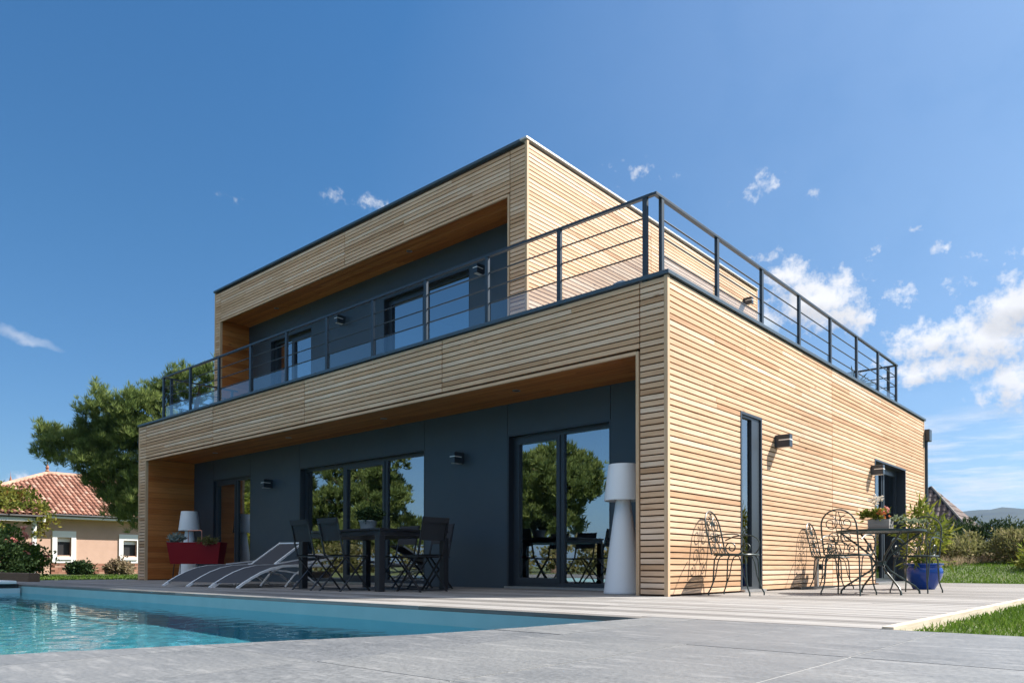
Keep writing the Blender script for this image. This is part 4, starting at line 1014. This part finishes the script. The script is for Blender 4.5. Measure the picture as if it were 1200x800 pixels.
def roses():
    hosts = [o for o in bpy.data.objects if o.type == 'EMPTY' and o.get('category') == 'shrub']
    for key, c0, n_, sd in (('bright leafy shrub', (-24.2, .5, .95), 14, 1), ('dark rose bush', (-25.8, 1.0, .75), 9, 2)):
        host = [o for o in hosts if o['label'].startswith(key)][0]; g_ = np.random.default_rng(sd)
        for q in range(n_):
            c_ = np.array(c0) + g_.normal(0, 1, 3) * [.2, .5, .28]; Cr = c_ + g_.normal(0, .035, (7, 3))
            V, F = blades(Cr, unit(g_.normal(0, 1, (7, 3))), .10, .08, 2, .5, sd * 50 + q); fast_mesh('blossom', V, F, P_PINK, g_.uniform(0, 1, len(F)), host)
roses()

# ------------------------------------------------------------------ pines
tb = Vector((-21.9, 5.6, -.1))
tr = [tb, tb + Vector((-.1, 0, 1.4)), tb + Vector((-.35, -.2, 2.8)), tb + Vector((-.5, -.4, 4.2)), tb + Vector((-.35, -.2, 5.6)), tb + Vector((-.2, 0, 6.9))]
limb_ends = [(-24.5, 2.2, 4.3), (-23.7, 2.9, 5.3), (-23.4, 3.2, 3.4), (-22.6, 3.6, 2.3), (-22.4, 5.3, 6.8), (-23.2, 4.4, 6.0), (-20.8, 6.6, 6.6), (-20.2, 6.4, 5.0)]
lm = []
for k, e in enumerate(limb_ends):
    s0 = tr[1].lerp(tr[4], .15 + .1 * k); m1 = s0.lerp(Vector(e), .5) + Vector((0, 0, -.15)); lm.append([s0, m1, Vector(e)])
bl = [(-24.75, 2.05, 4.35, .78, .85, .55), (-25.1, 1.7, 4.75, .36, .4, .42), (-24.2, 2.55, 4.10, .7, .7, .5),
      (-23.75, 2.85, 5.45, .82, .82, .62), (-23.35, 2.55, 5.85, .5, .5, .42), (-23.0, 3.7, 5.6, .9, .9, .75), (-22.9, 4.3, 6.15, .75, .75, .5), (-22.4, 5.3, 6.75, .85, .85, .62), (-21.6, 6.0, 7.2, .7, .7, .5),
      (-23.6, 3.1, 4.2, 1.0, 1.0, .7), (-23.35, 3.2, 3.3, 1.0, 1.0, .75), (-22.8, 3.5, 2.5, .9, .9, .65), (-22.4, 4.6, 4.6, 1.1, 1.1, 1.0), (-23.0, 3.6, 4.9, .9, .9, .7), (-22.7, 3.9, 3.5, .9, .9, .8), (-23.9, 2.9, 4.7, .7, .7, .5), (-23.4, 2.4, 3.6, .6, .6, .4), (-22.3, 3.6, 1.9, .6, .6, .4),
      (-20.6, 6.5, 6.2, 1.1, 1.1, .9), (-20.2, 6.5, 4.8, 1.1, 1.1, .8)]
pine('pine_tree', tb, tr, lm, bl, 'large spreading pine tree beyond the left corner of the house', None, 8800, 83)
# pines behind the camera, seen in the window panes
def ref_pine(kind, seed):
    g_ = random.Random(seed); b0 = Vector((0, 0, 0))
    if kind == 'stone':
        tr_ = [b0, Vector((.1, 0, 1.5)), Vector((0, .1, 3.0)), Vector((.1, 0, 4.2))]
        ends = [(1.9, .2, 4.6), (-1.8, .3, 4.5), (.2, 1.9, 4.6), (0, -1.9, 4.5), (1.1, -1.1, 5.3), (-1.1, 1.0, 5.3)]
        bb = [(0, 0, 4.6, 2.6, 2.6, 1.5), (0, 0, 5.2, 1.8, 1.8, 1.05), (1.4, .5, 4.0, 1.2, 1.2, .8), (-1.4, -.4, 4.0, 1.2, 1.2, .8), (0, 0, 2.6, 1.7, 1.7, 1.1)]
    else:
        tr_ = [b0, Vector((0, .1, 2.5)), Vector((.15, 0, 5)), Vector((0, 0, 8.4))]
        ends = []; bb = []
        for k in range(15):
            z_ = 1.4 + k * .5; rr = 2.5 * (1 - (z_ - .8) / 9.0) + .35; a = k * 2.4 + g_.uniform(-.4, .4)
            ends.append((rr * .8 * math.cos(a), rr * .8 * math.sin(a), z_ + .3)); bb.append((rr * .65 * math.cos(a), rr * .65 * math.sin(a), z_ + .35, rr * .62, rr * .62, .62))
        bb.append((0, 0, 8.5, .6, .6, .7))
    lm_ = [[Vector((0, 0, min(e[2] - .5, tr_[-1].z * .95))), Vector(e) * .5 + Vector((0, 0, e[2] * .42)), Vector(e)] for e in ends]
    return pine('pine_tree', (0, 0, 0), tr_, lm_, bb, 'pine', 'pines facing the house across the pool', 5200, seed, 8, (.34, .06))
pa = ref_pine('stone', 91); pb = ref_pine('tall', 92)
pa2, pb2 = [True], [True]
for i, (k, x, y_, rz, s_, lab) in enumerate((
    ('s', -21.6, -23.0, 0, 1.12, 'round crowned pine mirrored in the glazed double door'),
    ('t', -33.0, -20.0, 20, 1.02, 'tall pine mirrored in the right pane of the wide window'),
    ('t', -37.5, -21.0, 110, 1.12, 'tall pine mirrored in the middle pane of the wide window'),
    ('t', -41.5, -19.5, 200, 1.05, 'tall pine mirrored in the left pane of the wide window'),
    ('t', -47.0, -20.5, 300, 1.05, 'tall pine left of those mirrored in the wide window'),
    ('t', -38.0, -13.0, 40, .95, 'tall pine mirrored in the far left door'),
    ('t', -44.5, -13.0, 160, 1.0, 'tall pine beside the one mirrored in the far left door'),
    ('s', -30.0, -28.5, 80, 1.0, 'round crowned pine between the mirrored tall pines and the pool'),
    ('s', -9.0, -26.0, 140, .95, 'round crowned pine behind the camera beyond the pool'))):
    src, used = (pa, pa2) if k == 's' else (pb, pb2)
    if used[0]: o = src; used[0] = False
    else: o = copy_tree(src)
    place(o, (x, y_, -.06), R_(rz), lab); o.scale = (s_, s_, s_)
shrub('broad_bush', (-31, -9.8, -.05), [(0, 0, 1.8, 1.6, 1.6, 1.8), (-1.5, -.8, 1.4, 1.6, 1.4, 1.5), (1.2, .6, 1.1, 1.2, 1.2, 1.1), (-3.2, -1.2, 2.2, 1.8, 1.6, 2.2)], G_YEL, 'tall yellow green bush mirrored in the far left door', 'bush', None, 300, 18, (.2, .10), .3, 2, 96, .5, .7)
hedge = shrub('hedge', (-26, -17.0, -.05), [(-16 + 3.2 * k, 1.0 * math.sin(k * 2.1), .75, 2.1, 1.0, .85) for k in range(11)], G_OLIVE, 'loose hedge facing the house across the pool', 'hedge', None, 420, 16, (.22, .13), .34, 2, 97, .4, .7, False)

# ------------------------------------------------------------------ right side: lawn, scrub, far roof, hills
def lawn():
    g_ = np.random.default_rng(8)
    n1 = 52000; x = 2.99 + 6.4 * g_.uniform(0, 1, n1) ** 1.15; y_ = g_.uniform(-2.93, 9.3, n1) ; y_ = -2.93 + (y_ + 2.93) * g_.uniform(.25, 1, n1)
    n2 = 42000; x2 = g_.uniform(-3, 12, n2); y2 = 9.65 + 10.5 * g_.uniform(0, 1, n2) ** 1.1
    n3 = 9000; x3 = -26 + 11.3 * g_.uniform(0, 1, n3); y3 = g_.uniform(-2.0, 7, n3)
    Vs, Fs, rs, k = [], [], [], 0
    for xx, yy2, hgt, wd in ((x, y_, .075, .007), (x2, y2, .11, .018), (x3, y3, .09, .02)):
        C_ = np.stack([xx, yy2, np.array([bank_z(a_, b_) for a_, b_ in zip(xx, yy2)]) if wd == .018 else np.full_like(xx, -.06)], -1); V, F = blades(C_, np.tile([0, 0, 1.], (len(C_), 1)), hgt, wd, 1, .35, 9, .25)
        patch = .5 + .5 * np.sin(xx * 1.7 + np.sin(yy2 * 1.3) * 1.5) * np.sin(yy2 * 1.1 + 1)
        Vs.append(V); Fs.append(F + k); k += len(V); rs.append(np.clip(.25 + .35 * patch + g_.normal(0, .18, len(F)), 0, 1))
    tag(fast_mesh('lawn', np.concatenate(Vs), np.concatenate(Fs), G_GRASS, np.concatenate(rs)), kind='stuff')
lawn()
scr = [  # x, y, size, material, label
 (1.7, 15.6, .75, G_YEL, 'yellow green bush behind the blue pot'), (3.0, 17.6, .8, G_DRY, 'tan bush at the edge of the lawn behind the pot'), (4.8, 18.0, .85, G_DRY, 'dry tawny bush at the edge of the lawn'),
 (6.9, 18.4, .9, G_OLIVE, 'olive bush at the far right of the lawn edge'), (-.2, 19.0, 1.3, G_OLIVE, 'olive bush behind the house corner'), (1.9, 20.5, 1.15, G_DRY, 'pale dry scrub behind the tan bush'),
 (4.0, 21.5, 1.15, G_DRY, 'wide mound of dry brown scrub'), (6.4, 22.0, 1.2, G_OLIVE, 'greenish scrub mound on the right'), (8.8, 22.5, 1.25, G_DRY, 'dry scrub mound at the picture edge'),
 (-1.6, 27.5, 2.5, G_DARK, 'dark green bush below the brown roof'), (2.2, 27.5, 1.45, G_DRY, 'reddish dry thicket before the hills'), (5.4, 28.5, 1.6, G_DRY, 'dry thicket before the hills on the right'), (8.6, 29.0, 1.9, G_RED, 'dark reddish tree shaped bush at the right edge'), (-2.8, 23.0, 1.7, G_OLIVE, 'tall olive bush hidden partly by the downpipe'),
 (12.0, 31.0, 1.9, G_OLIVE, 'olive thicket beyond the right edge'), (3.2, 24.2, 1.2, G_OLIVE, 'dull green bush between the dry scrub mounds')]
for i, (x, y_, sz, mm, lab) in enumerate(scr):
    sz *= .8 if y_ < 19.5 else .66
    g_ = random.Random(i)
    bl_ = [(g_.uniform(-.9, .9) * sz, g_.uniform(-.6, .6) * sz, sz * g_.uniform(.25, .55), sz * g_.uniform(.6, .9), sz * g_.uniform(.5, .8), sz * g_.uniform(.3, .5)) for _ in range(5)]
    if mm is not G_DARK: bl_ = [(q[0] * 1.25, q[1], q[2] * g_.uniform(.5, 1.15), q[3] * .8, q[4], q[5] * g_.uniform(.6, 1.1)) for q in bl_]
    shrub('scrub_bush', (x, y_, bank_z(x, y_) - .02), bl_, mm, lab, 'bush', 'wild scrub beyond the lawn', int(120 + 70 * sz), 16, (.17, .05) if mm is not G_DRY else (.26, .022), .22, 2 if mm is not G_DRY else 3, 100 + i, .8, .6)
def dry_grass():
    g_ = np.random.default_rng(77); n_ = 15000; x = g_.uniform(-4, 16, n_); y_ = 17.6 + 1.3 * np.sin(x * 1.3) + .8 * np.sin(x * 3.1 + 1) + 16 * g_.uniform(0, 1, n_) ** 1.4
    patch = np.sin(x * 1.1 + 2 * np.sin(y_ * .5)) * np.sin(y_ * .8 + np.sin(x * .7)) + g_.normal(0, .35, n_); k_ = patch > -.25; x, y_ = x[k_], y_[k_]
    C_ = np.stack([x, y_, np.array([bank_z(a_, b_) for a_, b_ in zip(x, y_)])], -1)
    V, F = blades(C_, np.tile([0, 0, 1.], (len(C_), 1)), .38, .02, 3, .42, 78, .25)
    tag(fast_mesh('wild_grass', V, F, G_DRY, g_.uniform(0, 1, len(F))), kind='stuff')
dry_grass()
def far_house():
    r = empty('far_house', (-6, 44, 0), 'house with brown tiled roof peeping over the scrub', 'house')
    MB().box(-12.3, -5.2, 40.5, 44, -.06, 2.5).build('wall', m_white, r)
    b = MB(); e0, e1, f0, f1, q0, q1 = (-13, 39.8, 2.5), (-4.6, 39.8, 2.5), (-13, 44.6, 2.5), (-4.6, 44.6, 2.5), (-10.6, 42.2, 4.95), (-6.8, 42.2, 4.95)
    b.add([e0, e1, q1, q0, f0, f1], [(0, 1, 2, 3), (1, 5, 2), (5, 4, 3, 2), (4, 0, 3)], .2); tiled_plane(b, e0, e1, q0, q1, .3, .42, .12); tiled_plane(b, e1, f1, q1, q1, .3, .42, .12)
    ro_ = b.build('roof', m_dtile, r)
    MB().tube([e1, q1], .12, 8).build('ridge_cap', m_dark, ro_)
    d_ = MB().box(-8.4, -7.3, 40.4, 42, 3.0, 3.5); d_.build('dormer', m_white, r)
far_house()
def hills():
    m = mat('wooded far hills', (.045, .07, .035), .95); nt = m.node_tree; n = noise_n(nt, objcoord(nt), .012, 7, .62)
    nt.links.new(ramp(nt, n, [(.3, (.016, .026, .018)), (.6, (.032, .046, .028)), (.8, (.06, .066, .045))]).outputs[0], nt.nodes['Principled BSDF'].inputs['Base Color'])
    P = []
    g_ = np.random.default_rng(5); ph = g_.uniform(0, 6.28, 12)
    for j in range(26):
        t_ = j / 25; row = []
        for i in range(240):
            a = R_(35 + 150 * i / 239); rad = 1500 + 900 * t_
            hgt = 118 + 26 * math.sin(a * 5.3 + ph[0]) + 16 * math.sin(a * 13 + ph[1]) + 8 * math.sin(a * 31 + ph[2]) + 4 * math.sin(a * 77 + ph[3])
            z_ = -1 + hgt * (t_ ** .75) + 10 * math.sin(a * 40 + t_ * 9 + ph[4]) * t_ * (1 - t_) + 2.2 * math.sin(a * 210 + t_ * 31) * t_
            row.append((rad * math.cos(a), rad * math.sin(a), z_))
        P.append(row)
    tag(MB().grid(P, .5).build('hills', m), kind='structure')
hills()

# ------------------------------------------------------------------ the air between here and the hills
def haze():
    b = MB().box(-6400, 6400, -6400, 6400, -2.6, 262); o = b.build('haze', bpy.data.materials.new('haze air')); m = o.data.materials[0]; m.use_nodes = True; nt = m.node_tree; nt.nodes.clear()
    ou = N(nt, 'ShaderNodeOutputMaterial'); v = N(nt, 'ShaderNodeVolumePrincipled'); v.inputs['Color'].default_value = (.13, .40, 1, 1); v.inputs['Density'].default_value = .00006; v.inputs['Anisotropy'].default_value = .2
    nt.links.new(v.outputs[0], ou.inputs['Volume']); tag(o, kind='stuff')
haze()
